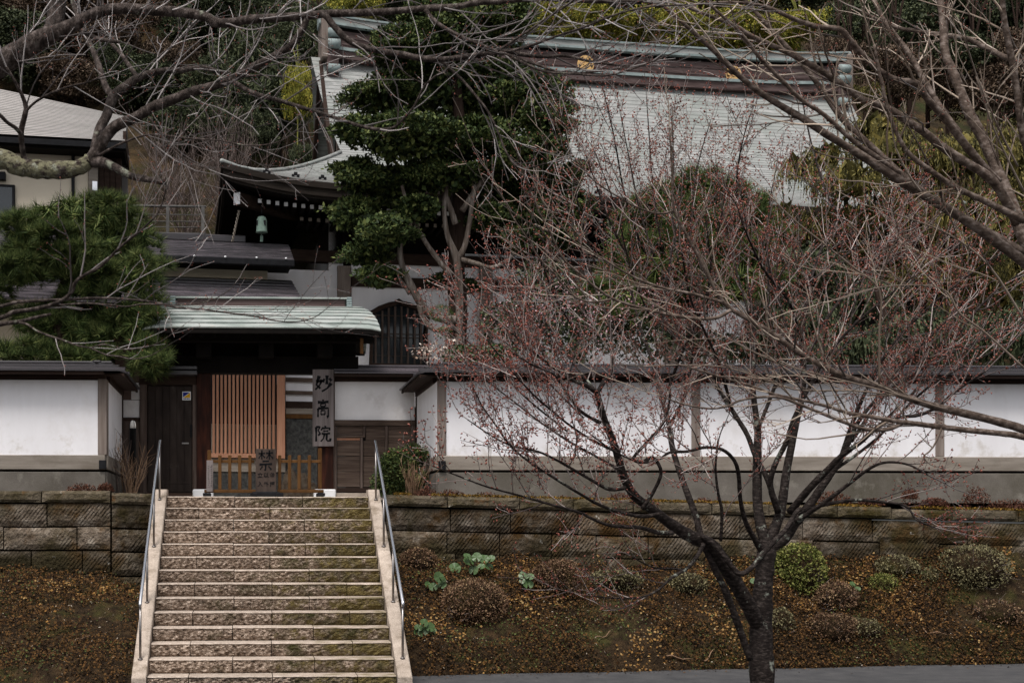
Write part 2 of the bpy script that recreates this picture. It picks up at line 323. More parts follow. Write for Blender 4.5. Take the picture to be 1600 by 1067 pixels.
# ------------------------------------------------------------------ ground: road, bank, terrace
rng = random.Random(7)
def sheet(name, mat, P, nu, nv, kind='structure'):
    m = MB(); m.grid(P, nu, nv, smooth=True); return m.build(name, mat, kind=kind, fix=False)
def sp(a, b, n): return [a + (b - a) * i / (n - 1) for i in range(n)]
def toeY(x):                              # where the bank meets the road
    if x < -1.5: return 18.5 + 0.15 * math.sin(x * 1.3)
    if x < 1.9: return 18.35
    return 19.75 + (min(x, 14) - 2.2) * 0.145 + 0.05 * math.sin(x * 2.1)
def wallY(x): return 22.38 if x > -2 else 22.40
def base_z(x):                            # height of the bank where it meets the stone wall
    if x < 0: return 1.12 + min(1, max(0, (-1.5 - x) / 2.0)) * 0.26 + mnoise.noise((x * 1.6, 5, 1)) * .1
    return 1.50 + 0.05 * math.sin(x * 1.7) + 0.08 * math.sin(x * .6 + 1) + mnoise.noise((x * 1.3, 3, 1)) * .13 + mnoise.noise((x * 3.7, 8, 1)) * .06
def bank_z(x, y):
    t0 = toeY(x); t = max(0.0, min(1.0, (y - t0) / (wallY(x) - t0)))
    n = mnoise.noise((x * .9, y * .9, 0)) * .16 + mnoise.noise((x * 2.7, y * 2.7, 3)) * .10 + mnoise.noise((x * 7, y * 7, 9)) * .045
    rise = 0.16 * min(1, t * 9) + (base_z(x) - .16) * (t ** 0.92)
    return 0.004 + rise + n * min(1, t * 4)
yr = [-60, -20, -6, 4, 10, 14, 17, 18.3, 19.2, 20.2, 22, 25, 30]
sheet('ground', M['soil'], lambda i, j: (-150 + 300 * i / 30, -70 + 340 * j / 30, -.05), 31, 31)
xr = [-80, -40, -20, -12, -8, -4, -1.4, 0, 1.9, 4, 6, 8, 10, 12, 16, 22, 40, 80]
sheet('road', M['asphalt'], lambda i, j: (xr[i], yr[j], 0.0 if yr[j] < 25 else -.02), len(xr), 9 + 2)
m = MB()
bx = [(-9 + i * .09) for i in range(84)]
m.grid(lambda i, j: (bx[i], toeY(bx[i]) + (22.9 - toeY(bx[i])) * j / 40, bank_z(bx[i], toeY(bx[i]) + (22.9 - toeY(bx[i])) * j / 40)), len(bx), 41)
bx2 = [(2.05 + i * .1) for i in range(215)]
m.grid(lambda i, j: (bx2[i], toeY(bx2[i]) + (22.9 - toeY(bx2[i])) * j / 40, bank_z(bx2[i], toeY(bx2[i]) + (22.9 - toeY(bx2[i])) * j / 40)), len(bx2), 41)
m.build('earth_bank', M['soil'], kind='structure', fix=False)
# the terrace on which wall, gate and hall stand
sheet('terrace', M['soil'], lambda i, j: ((-40, -1.55, 2.1, 40)[i], (22.75, 24, 27, 36, 52)[j], (2.5, 2.5, 2.5, 2.6, 3.2)[j] - (.16 if (i == 3) else .0)), 4, 5)
sheet('forecourt_path', M['gravel'], lambda i, j: ((-1.5, 2.05)[i], (22.95, 24.6)[j], (2.54, 2.545)[j]), 2, 2)
sheet('gravel_court', M['gravel'], lambda i, j: ((-16, -1.55, 2.1, 24)[i], (24.62, 27, 36)[j], (2.53, 2.54, 2.63)[j] - (.10 if i == 3 else 0)), 4, 3)

# ------------------------------------------------------------------ stone staircase
SX0, SX1 = -1.306, 1.887
def stY(i): return 18.2 + .3385 * i
def stZ(i): return .172 + .183 * i
st = thing('stone_staircase', 'straight flight of hewn granite steps with moss climbing to the temple gate', 'staircase', (0.29, 18.2, 0))
for i in range(14):
    js = [.335, .675] if i % 2 else ([.167, .505, .84] if i not in (12, 8) else [.167, .505])
    ed = [0] + [j + rng.uniform(-.006, .006) for j in js] + [1]
    for a, b_ in zip(ed[:-1], ed[1:]):
        x0 = SX0 + (SX1 - SX0) * a + .005; x1 = SX0 + (SX1 - SX0) * b_ - .005
        dz = rng.uniform(-.004, .004); dy = rng.uniform(-.008, .008)
        nx = max(3, int((x1 - x0) / .055)); nz_ = 5; mb = MB()
        z0 = stZ(i) - .205; z1 = stZ(i) + dz; y0 = stY(i) + dy; y1 = stY(i) + .42
        def P(ii, jj, x0=x0, x1=x1, z0=z0, z1=z1, y0=y0, nx=nx):
            x = x0 + (x1 - x0) * ii / (nx - 1); z = z0 + (z1 - .020 - z0) * jj / (nz_ - 1)
            ed_ = 1 if 0 < ii < nx - 1 else .2
            k = mnoise.noise((x * 21, i * 3.1, z * 24)) * .022 * ed_ + mnoise.noise((x * 5, i * 7, z * 6)) * .008
            return (x, y0 - .004 + k + (.05 if jj == 0 else .012 if jj == 1 else 0), z)
        mb.grid(P, nx, nz_, smooth=False)
        f = [P(ii, nz_ - 1) for ii in range(nx)]
        top0 = [(p[0], min(p[1], y0) - .008, z1 - .012 + rng.uniform(-.004, .002)) for p in f]; top1 = [(p[0], y0 + .012, z1) for p in f]; top2 = [(p[0], y1, z1) for p in f]
        vs = f + top0 + top1 + top2
        mb.add(vs, [(k + q * nx, k + 1 + q * nx, nx + k + 1 + q * nx, nx + k + q * nx) for q in range(3) for k in range(nx - 1)], 1)
        mb.add([(x0, y0, z0), (x0, y0, z1 - .012), (x0, y0 + .014, z1), (x0, y1, z1), (x0, y1, z0)], [(0, 1, 2, 3, 4)])
        mb.add([(x1, y0, z0), (x1, y0, z1 - .012), (x1, y0 + .014, z1), (x1, y1, z1), (x1, y1, z0)], [(4, 3, 2, 1, 0)])
        mb.build('step_block', [M['step'], M['tread']], st, fix=False)
def ss(i): return (stY(i), stZ(i) + .055)
for sx in (0, 1):
    for a, b_ in zip([-.35, 5.2, 8.2, 11.05], [5.2, 8.2, 11.05, 13.35]):
        xi = SX0 - .005 if sx == 0 else SX1 + .005; xo = xi - .185 if sx == 0 else xi + .185
        X0, X1 = min(xi, xo), max(xi, xo); g = .012
        (ya, za), (yb, zb) = ss(a + (g if a > 0 else 0)), ss(b_ - g)
        mb = MB(); d = .6; c = .012
        mb.hexa([(X0, ya, za - d), (X1, ya, za - d), (X1, yb, zb - d), (X0, yb, zb - d), (X0, ya, za - c), (X1, ya, za - c), (X1, yb, zb - c), (X0, yb, zb - c)])
        mb.hexa([(X0, ya, za - c), (X1, ya, za - c), (X1, yb, zb - c), (X0, yb, zb - c), (X0 + c, ya + .004, za), (X1 - c, ya + .004, za), (X1 - c, yb - .004, zb), (X0 + c, yb - .004, zb)])
        if b_ > 13:
            mb.box(X0, yb + .001, zb - d, X1, yb + .32, zb)
        mb.build('side_kerb', M['kerb'], st)
mb = MB(); mb.box(SX0 - .3, stY(13) + .42, 2.2, SX1 + .3, 23.6, stZ(13) - .004); mb.build('landing_slab', M['kerb'], st)
# steel handrails
for sx in (0, 1):
    X = SX0 - .105 if sx == 0 else SX1 + .105
    hr = thing('handrail', 'slim steel handrail on the %s stone kerb of the stairs' % ('left' if sx == 0 else 'right'), 'handrail', (X, 18.4, .2))
    def top(i): return Vector((X, stY(i), ss(i)[1] + .735 + .125 * (i - .75) / 11.6))
    mb = MB(); p0, p1 = top(.72), top(12.75)
    pts = [Vector((X, p0.y - .012, p0.z - .055)), Vector((X, p0.y - .004, p0.z - .015)), p0] + [p0.lerp(p1, k / 6) for k in range(1, 7)] + [p1 + Vector((0, .03, .006))]
    mb.tube(pts, .0215, 12); mb.build('rail', M['steel'], hr)
    for i in (.75, 4.4, 8.5, 12.4):
        mb = MB(); b0 = Vector((X, stY(i), ss(i)[1] - .02)); t0 = top(i) - Vector((0, 0, .02)); mb.tube([b0, t0], .0165, 10)
        mb.lathe((X, stY(i), ss(i)[1] + .004), [(.034, -.006), (.034, .004), (.018, .008)], 12); mb.build('post', M['steel_dull'], hr)

# ------------------------------------------------------------------ stone retaining walls
def rough_block(name, mat, parent, x0, z0, x1, z1, y0, dep, slope=0.0, yf=None, amp=.014, edge=.03):
    nx = max(5, int((x1 - x0) / .12) + 1); nz = 5; mb = MB(); yf = yf or (lambda x: y0)
    def P(i, j):
        u = i / (nx - 1); v = j / (nz - 1); x = x0 + (x1 - x0) * u; z = z0 + (z1 - z0) * v + slope * (x - x0)
        e = edge if (i in (0, nx - 1) or j in (0, nz - 1)) else 0
        k = mnoise.noise((x * 4, z * 4, y0 * 3 + x0)) * amp
        return (x, yf(x) + e + k, z)
    mb.grid(P, nx, nz, smooth=False)
    loop = [(0, j) for j in range(nz)] + [(i, nz - 1) for i in range(1, nx)] + [(nx - 1, j) for j in range(nz - 2, -1, -1)] + [(i, 0) for i in range(nx - 2, 0, -1)]
    fr = [P(*q) for q in loop]; bk = [(p[0], yf(p[0]) + dep, p[2]) for p in fr]; n = len(fr)
    mb.add(fr + bk, [(k, (k + 1) % n, n + (k + 1) % n, n + k) for k in range(n)])
    return mb.build(name, mat, parent)
def stone_wall(name, label, xa, xb, ztop, slope, ncourse, y0, seed, yf=None, hs_=(.37, .36, .38, .36)):
    r = random.Random(seed); w = thing(name, label, 'stone wall', (xa, y0, 1.2))
    def row(nm, mat, z0, z1, lo, hi, dy, dep, amp):
        x = xa
        while x < xb - .02:
            l = r.uniform(lo, hi); x1 = min(xb, x + l)
            if xb - x1 < lo * .4: x1 = xb
            g = .009; jz = r.uniform(-.016, .016)
            rough_block(nm, mat, w, x + g, z0 + slope * (x - xa) + g + jz * .5, x1 - g, z1 + slope * (x - xa) - g + jz, y0 + dy + r.uniform(-.012, .012), dep,
                        slope, yf=(None if yf is None else (lambda q, d=dy + r.uniform(-.01, .01): yf(q) + d)), amp=amp)
            x = x1
    h = .19; row('cap_stone', M['cap'], ztop - h, ztop, .85, 1.35, -.035, .5, .02)
    z = ztop - h
    for k in range(ncourse):
        row('wall_block', M['block'], z - hs_[k % 4], z, .7, 1.15, 0, .4, .016); z -= hs_[k % 4]
    mb = MB(); mb.box(xa, y0 + .1, z, xb, y0 + .36, ztop - .3)
    T = slope
    mb.v = [(v[0], (yf(v[0]) + (v[1] - y0)) if yf else v[1], v[2] + T * (v[0] - xa)) for v in mb.v]
    mb.build('joint_fill', M['soil'], w)
    return w
stone_wall('retaining_wall', 'long mossy retaining wall of chiselled stone blocks on the right of the stairs', 2.16, 24.0, 2.585, -.0248, 3, 22.40, 3)
stone_wall('retaining_wall', 'stone block retaining wall with chisel marks on the left of the stairs', -8.5, -2.18, 2.63, 0, 4, 22.42, 11)
cw = stone_wall('corner_wall', 'short turned corner of pale edged stones beside the left stair kerb', -2.17, -1.53, 2.61, -.02, 4, 22.42, 21, yf=lambda x: 22.44 + max(0, x + 1.95) * .5)

# ------------------------------------------------------------------ the white boundary walls
WY = 24.2
XL, XR = -2.42, 3.2
Zg, Zb1, Zw0, Zw1, Ze = 3.045, 3.06, 3.284, 4.55, 4.71
def wall_roof(parent, xa, xb, yw, T=None, left_ext=0, right_ext=0, eave=.36, z=4.70, mat=None):
    """stepped metal coping: three courses, ridge cap, eave board; runs along x in front of plane yw"""
    mat = mat or M['tin']; yr_ = yw + .16
    rows = [(-eave, z, -.21, z + .052), (-.235, z + .062, -.02, z + .108), (-.045, z + .118, .13, z + .15)]
    for k, (ya, za, yb, zb) in enumerate(rows):
        e = [1.0, .66, .38][k]
        mb = MB(); xa_, xb_ = xa - left_ext * e, xb + right_ext * e
        pf = [(yw + ya, za), (yw + yb, zb), (yw + yb, zb - .05), (yw + ya + .015, za - .028), (yw + ya, za - .028)]
        bk = [(yr_ + (yr_ - q[0]), q[1]) for q in pf]
        for prof in (pf, bk):
            n = len(prof); vs = [(xa_, q[0], q[1]) for q in prof] + [(xb_, q[0], q[1]) for q in prof]
            if T: vs = [T(*v) for v in vs]
            mb.add(vs, [tuple(range(n)), tuple(range(2 * n - 1, n - 1, -1))] + [(i, n + i, n + (i + 1) % n, (i + 1) % n) for i in range(n)])
        mb.build('roof_course', mat, parent)
    mb = MB(); mb.bbox(xa - left_ext * .3, yr_ - .07, z + .14, xb + right_ext * .3, yr_ + .07, z + .185, b=.02, T=T); mb.build('ridge_cap', mat, parent)
    mb = MB(); mb.box(xa, yw - eave + .04, z - .085, xb, yw - eave + .07, z - .03, T=T); mb.box(xa, yw - eave + .07, z - .06, xb, yw + .32 + eave, z - .035, T=T)
    mb.build('eave_board', M['dark2'], parent)
def plaster_run(parent, xa, xb, posts, T=None, zb=2.2, yw=WY, zg=True, pw=.15):
    """concrete base, sill, white panels between posts, wall plate"""
    kw = dict(T=T)
    mb = MB(); mb.bbox(xa, yw - .02, zb, xb, yw + .34, 3.0, b=.008, T=T); mb.build('concrete_base', M['conc'], parent)
    mb = MB(); mb.box(xa, yw + .03, 3.0, xb, yw + .3, Zb1, T=T); mb.build('groove', M['dark'], parent)
    mb = MB(); mb.bbox(xa, yw - .035, 3.036, xb, yw + .33, Zw0, b=.01, T=T); mb.build('sill', M['sill'], parent)
    ed = [xa] + [p for p in posts] + [xb]
    for p in posts:
        mb = MB(); mb.bbox(p - pw / 2, yw - .03, Zw0 + .001, p + pw / 2, yw + .3, Zw1 + .02, b=.008, T=T); mb.build('post', M['post'], parent)
    for a, b_ in zip(ed[:-1], ed[1:]):
        if b_ - a < .2: continue
        a2 = a + (pw / 2 if a in posts else 0); b2 = b_ - (pw / 2 if b_ in posts else 0)
        mb = MB(); mb.box(a2, yw, Zw0, b2, yw + .28, Zw1, T=T); mb.build('plaster_panel', M['plaster'], parent)
    mb = MB(); mb.bbox(xa, yw - .045, Zw1 + .021, xb, yw + .33, 4.66, b=.008, T=T); mb.build('wall_plate', M['dark2'], parent)
pr = [at(690, 650, WY).x, at(1087, 650, WY).x, at(1468, 650, WY).x]
wr = thing('boundary_wall', 'long white plaster wall behind the bare red budded tree', 'wall', (8, WY, 2.4))
plaster_run(wr, XR + .02, 24, pr + [15.8, 20.0])
wall_roof(wr, XR + .02, 24, WY, left_ext=.36)
wl = thing('boundary_wall', 'white plaster wall below the round clipped pine', 'wall', (-5, WY, 2.4))
plaster_run(wl, -9, XL - .02, [at(160, 650, WY).x])
wall_roof(wl, -9, XL - .02, WY, right_ext=.36)
# returns run back to the gate; same builder turned by 90 degrees
def ret(parent, X, sgn):
    Y0, Y1 = WY + .02, 27.1
    T = (lambda x, y, z: (X + sgn * (y - WY), x, z))
    mb = MB(); mb.box(Y0 + .001, WY - .012, 2.2, Y1, WY + .28, 3.0, T=T); mb.build('return_base', M['conc'], parent)
    mb = MB(); mb.box(Y0 + .001, WY + .02, 3.0, Y1, WY + .27, 3.04, T=T); mb.build('return_groove', M['dark'], parent)
    mb = MB(); mb.bbox(Y0, WY - .025, 3.041, Y1, WY + .27, Zw0, b=.008, T=T); mb.build('return_sill', M['sill'], parent)
    mb = MB(); mb.box(Y0, WY, Zw0, Y1, WY + .27, Zw1, T=T); mb.build('return_panel', M['plaster'], parent)
    mb = MB(); mb.box(Y1 + .001, WY - .02, 2.5, Y1 + .1, WY + .2, Zw1, T=T); mb.build('return_post', M['dark2'], parent)
    mb = MB(); mb.bbox(Y0 + .25, WY - .04, Zw1 + .001, Y1, WY + .26, 4.66, b=.008, T=T); mb.build('return_plate', M['dark2'], parent)
    wall_roof(parent, WY - .02, Y1, WY, T=T, eave=.34)
ret(wr, XR, 1); ret(wl, XL, -1)
for p, xx in ((wr, pr[0] + .0), (wl, at(160, 650, WY).x + .01)):
    mb = MB(); mb.bbox(xx - .062, WY - .075, at(690, 734, WY).z, xx + .062, WY - .036, at(690, 720, WY).z, b=.006); mb.build('metal_shoe', M['iron'], p)

# ------------------------------------------------------------------ gate
GY = 27.2
gt = thing('temple_gate', 'dark timber temple gate under a green copper roof at the head of the stairs', 'gate', (.24, GY, 2.6))
def gp(nm, mat, x0, y0, x1, y1, Y=GY, dep=.2, b=.008, label=None): return pbox(nm, M[mat], gt, x0, y0, x1, y1, Y, dep, b, label)
for (a, b_) in ((307, 329), (497, 521)):
    gp('pillar', 'red', a, 582, b_, 768, GY - .1, .3)
    gp('foot_stone', 'white', a - 6, 764, b_ + 4, 786, GY - .16, .42, .02)
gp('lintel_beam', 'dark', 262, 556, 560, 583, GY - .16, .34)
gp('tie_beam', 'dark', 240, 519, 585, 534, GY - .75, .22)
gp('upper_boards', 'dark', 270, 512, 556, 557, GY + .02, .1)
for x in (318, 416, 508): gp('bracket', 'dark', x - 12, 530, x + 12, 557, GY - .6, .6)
# gate roof: convex courses widening to the eave
def groof():
    ye, yr_ = 25.9, 27.6; ze, zr = at(410, 513, ye).z, at(410, 478, yr_).z; xc = .225; Lr, Le = 1.74, 2.17
    N = 7
    def prof(s):                       # s 0 ridge .. 1 eave
        return yr_ + (ye - yr_) * s, zr + (ze - zr) * (.72 * s + .28 * s * s)
    def half(s): return Lr + (Le - Lr) * math.sqrt(max(0, 1 - (1 - s) ** 2.2))
    for k in range(N):
        s0, s1 = k / N, (k + 1) / N; mb = MB(); sub = 3
        for side in (1, -1):
            rows = []
            for q in range(sub + 1):
                s = s0 + (s1 - s0) * q / sub; y, z = prof(s); h = half(s)
                if side == -1: y = 2 * yr_ - y
                lift = .004 + .024 * q / sub
                nx = 25; row = []
                for i in range(nx):
                    u = -1 + 2 * i / (nx - 1); drop = .05 * (abs(u) ** 14) * s
                    row.append((xc + h * u, y, z + lift - drop))
                rows.append(row)
            y, z = rows[-1][0][1], 0
            rows.append([(p[0], p[1] + .003 * side, p[2] - .014) for p in rows[-1]]); rows.append([(p[0], p[1] + .02 * side, p[2] - .014) for p in rows[-1]])
            nx = 25
            mb = MB(); mb.grid(lambda i, j: rows[i][j], len(rows), nx, smooth=False)
            mb.build('copper_course', M['verd'], gt)
    mb = MB()                            # eave edge, soffit and verge boards
    for side in (1, -1):
        f = lambda y: y if side == 1 else 2 * yr_ - y
        mb.box(xc - Le + .03, min(f(ye + .02), f(ye + .14)), ze - .085, xc + Le - .03, max(f(ye + .02), f(ye + .14)), ze - .012)
        mb.hexa([(xc - Le + .06, f(ye + .1), ze - .07), (xc + Le - .06, f(ye + .1), ze - .07), (xc + Lr, f(yr_), zr - .10), (xc - Lr, f(yr_), zr - .10),
                 (xc - Le + .06, f(ye + .1), ze - .03), (xc + Le - .06, f(ye + .1), ze - .03), (xc + Lr, f(yr_), zr - .03), (xc - Lr, f(yr_), zr - .03)])
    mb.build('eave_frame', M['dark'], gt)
    for i in range(19):
        x = xc - 1.98 + i * .22; mb = MB()
        mb.hexa([(x - .03, ye + .16, ze - .15), (x + .03, ye + .16, ze - .15), (x + .03, yr_, zr - .19), (x - .03, yr_, zr - .19),
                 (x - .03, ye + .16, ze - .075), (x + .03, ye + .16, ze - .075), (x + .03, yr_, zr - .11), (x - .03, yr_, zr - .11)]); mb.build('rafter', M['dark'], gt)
    z0, z1 = at(410, 478, yr_).z, at(410, 466.5, yr_).z
    piece('ridge_box', M['ridge'], gt, (xc - 1.62, yr_ - .13, z0 - .03, xc + 1.62, yr_ + .13, z1 - .03))
    piece('ridge_cap', M['verd'], gt, (xc - 1.66, yr_ - .17, z1 - .028, xc + 1.66, yr_ + .17, z1 + .006))
    for sx in (-1, 1):
        mb = MB(); x = xc + sx * 1.7
        for q in range(4): mb.bbox(x - .055, yr_ - .2 + q * .012, z0 - .04 + q * .05, x + .055, yr_ + .2, z0 + .008 + q * .05, b=.012)
        mb.build('ridge_end', M['verd2'], gt)
    for sx in (-1, 1):
        mb = MB(); mb.box(xc + sx * 1.84 - .03, ye + .22, ze - .42, xc + sx * 1.84 + .03, ye + .28, ze - .14); mb.build('bracket_tip', M['fence'], gt)
groof()
# left side door
dr = gt
gp('door_frame', 'wood_v', 219, 598, 229, 771, GY - .05, .16); gp('door_frame', 'wood_v', 301, 598, 308, 766, GY - .05, .16)
gp('door_lintel', 'dark2', 217, 586, 307, 601, GY - .06, .18)
dl = pbox('side_door', M['door'], gt, 230, 602, 300, 770, GY + .02, .06)
for i in range(6): pbox('door_board', M['door'], dl, 231.5 + i * 11.3, 604, 242.3 + i * 11.3, 768, GY + .005, .02, .003)
pbox('door_rail', M['door'], dl, 231, 752, 299.5, 756, GY - .002, .012, .003)
pbox('pull_handle', M['iron'], dl, 297, 663, 300.5, 683, GY - .02, .03, .004)
pbox('latch', M['steel_dull'], dl, 284, 691, 295, 693.5, GY - .012, .02, .002)
gp('coping_course', 'tin', 232, 571.5, 308, 577, GY - .3, .5); gp('coping_course', 'tin', 228, 578.5, 308, 585, GY - .36, .6); gp('coping_board', 'cedar', 255, 562.5, 305, 570, GY - .1, .1)
gp('plaster_panel', 'plaster_shaded', 191, 625, 218, 655, GY, .1); gp('plaster_panel', 'plaster_shaded', 205, 598, 218, 624, GY, .1)
gp('lower_boards', 'wood_v', 191, 655.5, 218, 775, GY + .01, .1); gp('panel_rail', 'dark2', 190, 652, 218.5, 657, GY - .03, .14)
# right wing wall with timber panelling
gp('plaster_panel', 'plaster_shaded', 523, 590, 648, 657, GY, .15)
gp('wall_plate', 'dark2', 521, 586, 650, 596, GY - .05, .2)
gp('panel_rail', 'wood_h', 521.5, 656, 649, 665, GY - .05, .2)
for x0, x1 in ((521.5, 526), (643, 649)): gp('panel_stile', 'wood_v', x0, 665.3, x1, 768, GY - .05, .2)
gp('panel_stile', 'wood_v', 602, 665.3, 606, 762, GY - .04, .1)
gp('panel_stile', 'wood_v', 567.5, 665.3, 571, 682, GY - .04, .1); gp('panel_rail', 'wood_h', 526, 679.5, 570.5, 683, GY - .045, .1); gp('panel_stile', 'wood_v', 563, 683.3, 567, 763, GY - .04, .1)
gp('panel_rail', 'dark2', 526.3, 762, 643, 769, GY - .045, .12)
for (x0, x1, ys) in ((526.5, 567, (666, 679)), (571.5, 601.5, (666, 688)), (606.5, 642.5, (666, 688))): gp('board', 'wood_h', x0, ys[0], x1, ys[1], GY, .05, .004)
gp('board', 'cedar', 526.5, 684, 562.5, 687.5, GY + .004, .05, .003)
for x0, x1 in ((526.5, 562.5), (567.5, 601.5), (606.5, 642.5)):
    for y0 in (688.6, 713, 737): gp('board', 'wood_h', x0, y0, x1, min(761.5, y0 + 23.6), GY + rng.uniform(0, .006), .05, .004)
gp('ground_beam', 'kerb', 521, 770, 652, 778, GY - .08, .3)
wall_roof(gt, at(521, 600, GY).x, XR + .28, GY, z=at(590, 581, GY - .36).z, mat=M['tin2'])
gp('gate_post', 'wood_v', 516, 583, 523, 770, GY - .06, .14)
# name board with brush lettering
nb = thing('name_board', 'tall grey timber name board with black brushed characters on the right gate pillar', 'sign', at(505, 637, GY - .2))
pbox('board', M['board'], nb, 488.5, 577, 521.5, 697, GY - .2, .06, .004)
def stroke(mb, pts, w0, w1, Y, T, th=.004):
    """a brush stroke: ribbon of varying width, slightly proud of the board"""
    P = [Vector((p[0], 0, p[1])) for p in pts]; q = []
    for i in range(len(P) - 1):
        for k in range(4): q.append(P[i].lerp(P[i + 1], k / 4))
    q.append(P[-1]); n = len(q); vs = []
    for i, p in enumerate(q):
        t = (q[min(i + 1, n - 1)] - q[max(i - 1, 0)]).normalized(); nn = Vector((-t.z, 0, t.x))
        f = i / (n - 1); w = (w0 + (w1 - w0) * f) * (1 + .25 * math.cos(f * 6.28)) * .5
        for sg in (1, -1):
            r_ = p + nn * w * sg; vs.append(T(r_.x, Y, r_.z)); vs.append(T(r_.x, Y + th, r_.z))
    fs = []
    for i in range(n - 1):
        a = i * 4; b_ = a + 4
        fs += [(a, b_, b_ + 2, a + 2), (a, a + 1, b_ + 1, b_), (a + 2, b_ + 2, b_ + 3, a + 3)]
    fs += [(0, 2, 3, 1), ((n - 1) * 4, (n - 1) * 4 + 1, (n - 1) * 4 + 3, (n - 1) * 4 + 2)]
    mb.add(vs, fs)
GLY = {
 'myo': [([(.1, .62), (.5, .66)], .1, .07), ([(.27, .95), (.16, .55), (.12, .42), (.34, .2)], .1, .06), ([(.42, .72), (.3, .4), (.06, .12)], .09, .05),
         ([(.7, .98), (.69, .45)], .1, .09), ([(.56, .78), (.5, .56)], .08, .05), ([(.82, .8), (.95, .66)], .09, .11), ([(.93, .52), (.72, .22), (.42, .02)], .11, .05)],
 'ko': [([(.5, 1.0), (.5, .88)], .11, .08), ([(.12, .84), (.9, .87)], .1, .09), ([(.33, .76), (.33, .6)], .07, .06), ([(.33, .76), (.68, .77), (.67, .62)], .06, .06), ([(.33, .61), (.67, .62)], .06, .06),
        ([(.14, .5), (.13, .02)], .1, .08), ([(.14, .5), (.88, .52), (.88, .06), (.78, .02)], .08, .1), ([(.36, .38), (.35, .16)], .06, .06), ([(.36, .38), (.65, .39), (.64, .17)], .06, .06), ([(.35, .16), (.65, .17)], .06, .06)],
 'in': [([(.08, .92), (.08, .02)], .1, .07), ([(.08, .92), (.32, .93), (.2, .7), (.34, .5), (.2, .4)], .08, .07), ([(.64, 1.0), (.66, .9)], .1, .08), ([(.42, .82), (.4, .7)], .08, .06), ([(.42, .84), (.95, .86), (.9, .72)], .08, .07),
        ([(.52, .66), (.84, .67)], .07, .06), ([(.42, .5), (.95, .52)], .08, .07), ([(.6, .5), (.54, .2), (.36, .02)], .08, .05), ([(.74, .5), (.73, .14), (.78, .06), (.97, .07), (.97, .22)], .08, .08)],
 'kin': [([(.05, .84), (.47, .86)], .07, .06), ([(.26, 1.0), (.25, .56)], .08, .07), ([(.25, .82), (.05, .6)], .07, .05), ([(.27, .8), (.45, .64)], .06, .08),
         ([(.53, .86), (.97, .88)], .07, .06), ([(.75, 1.0), (.74, .55)], .08, .07), ([(.74, .82), (.55, .6)], .07, .05), ([(.76, .8), (.98, .6)], .06, .08),
         ([(.3, .46), (.72, .47)], .07, .06), ([(.1, .3), (.92, .33)], .09, .08), ([(.5, .3), (.5, .02), (.42, .05)], .09, .07), ([(.3, .22), (.14, .05)], .07, .05), ([(.68, .22), (.88, .05)], .06, .09)]}
def glyph(mb, key, x0, y0, x1, y1, Y, wk=1.0):
    a = at(x0, y1, Y); b_ = at(x1, y0, Y); sx, sz = b_.x - a.x, b_.z - a.z
    T = lambda x, y, z: (a.x + x * sx, y, a.z + z * sz)
    for pts, w0, w1 in GLY[key]: stroke(mb, pts, w0 * wk, w1 * wk, Y - .003, T)
mb = MB(); glyph(mb, 'myo', 491, 586, 519.5, 612, GY - .2, 1.6); mb.build('character', M['ink'], nb)
mb = MB(); glyph(mb, 'ko', 494, 624, 515.5, 652, GY - .2, 1.45); mb.build('character', M['ink'], nb)
mb = MB(); glyph(mb, 'in', 492, 665, 517, 690, GY - .2, 1.45); mb.build('character', M['ink'], nb)
# security sticker on the door
skb = thing('door_sticker', 'small blue and yellow square sticker on the dark side door', 'sticker', at(291, 617, GY - .03))
pbox('backing', M['white'], skb, 284.8, 611.6, 298.2, 625, GY - .0115, .006, .001)
def ptri(nm, mat, pts, Y):
    mb = MB(); a = [at(x, y, Y) for x, y in pts]; n = len(a)
    mb.add([(p.x, p.y, p.z) for p in a] + [(p.x, p.y + .002, p.z) for p in a], [tuple(range(n)), tuple(range(2 * n - 1, n - 1, -1))] + [(i, n + i, n + (i + 1) % n, (i + 1) % n) for i in range(n)])
    mb.build(nm, mat, skb)
ptri('blue_print', M['blue'], [(286, 613), (296.6, 613), (286, 620.3)], GY - .0145)
ptri('yellow_print', M['yellow'], [(297, 613.4), (297, 621.2), (286.3, 621.2)], GY - .0145)
mb = MB()
for k in range(4):
    a = at(286.6 + k * 2.6, 623.8, GY - .014); b_ = at(288.5 + k * 2.6, 622, GY - .014); mb.box(a.x, a.y, a.z, b_.x, b_.y + .0015, b_.z)
mb.build('lettering', M['blue'], skb)

# ------------------------------------------------------------------ barrier fence, notice, strip sign in front of the gate
FY = 24.6
def fence(x0, x1, slats, label):
    f = thing('barrier_fence', label, 'fence', at((x0 + x1) / 2, 770, FY), group='low fences across the gateway')
    pbox('bottom_rail', M['fence'], f, x0, 764.5, x1, 769.5, FY - .05, .14)
    pbox('top_rail', M['fence'], f, x0 + 4, 718.5, x1 - 4, 723, FY + .022, .03)
    for x in slats: pbox('slat', M['fence'], f, x - 2.6, 711, x + 2.6, 764.3, FY - .01, .03)
    for x in (x0 + 4, x1 - 4): pbox('foot', M['iron'], f, x - 6, 769.8, x + 6, 775, FY - .25, .55)
    return f
f1 = fence(319, 401, (343.5, 359, 374.5, 390.5), 'low brown slatted fence left of the black notice board')
f2 = fence(433, 506, (437, 452.5, 467.5, 483.5), 'low brown slatted fence right of the black notice board')
pbox('end_post', M['fence'], f1, 324, 703, 330, 764, FY + .03, .05); pbox('end_post', M['fence'], f2, 497, 700, 503, 764, FY + .03, .05)
nt_ = thing('notice_board', 'dark standing notice board with black characters between the two low fences', 'notice', at(416, 770, FY - .1))
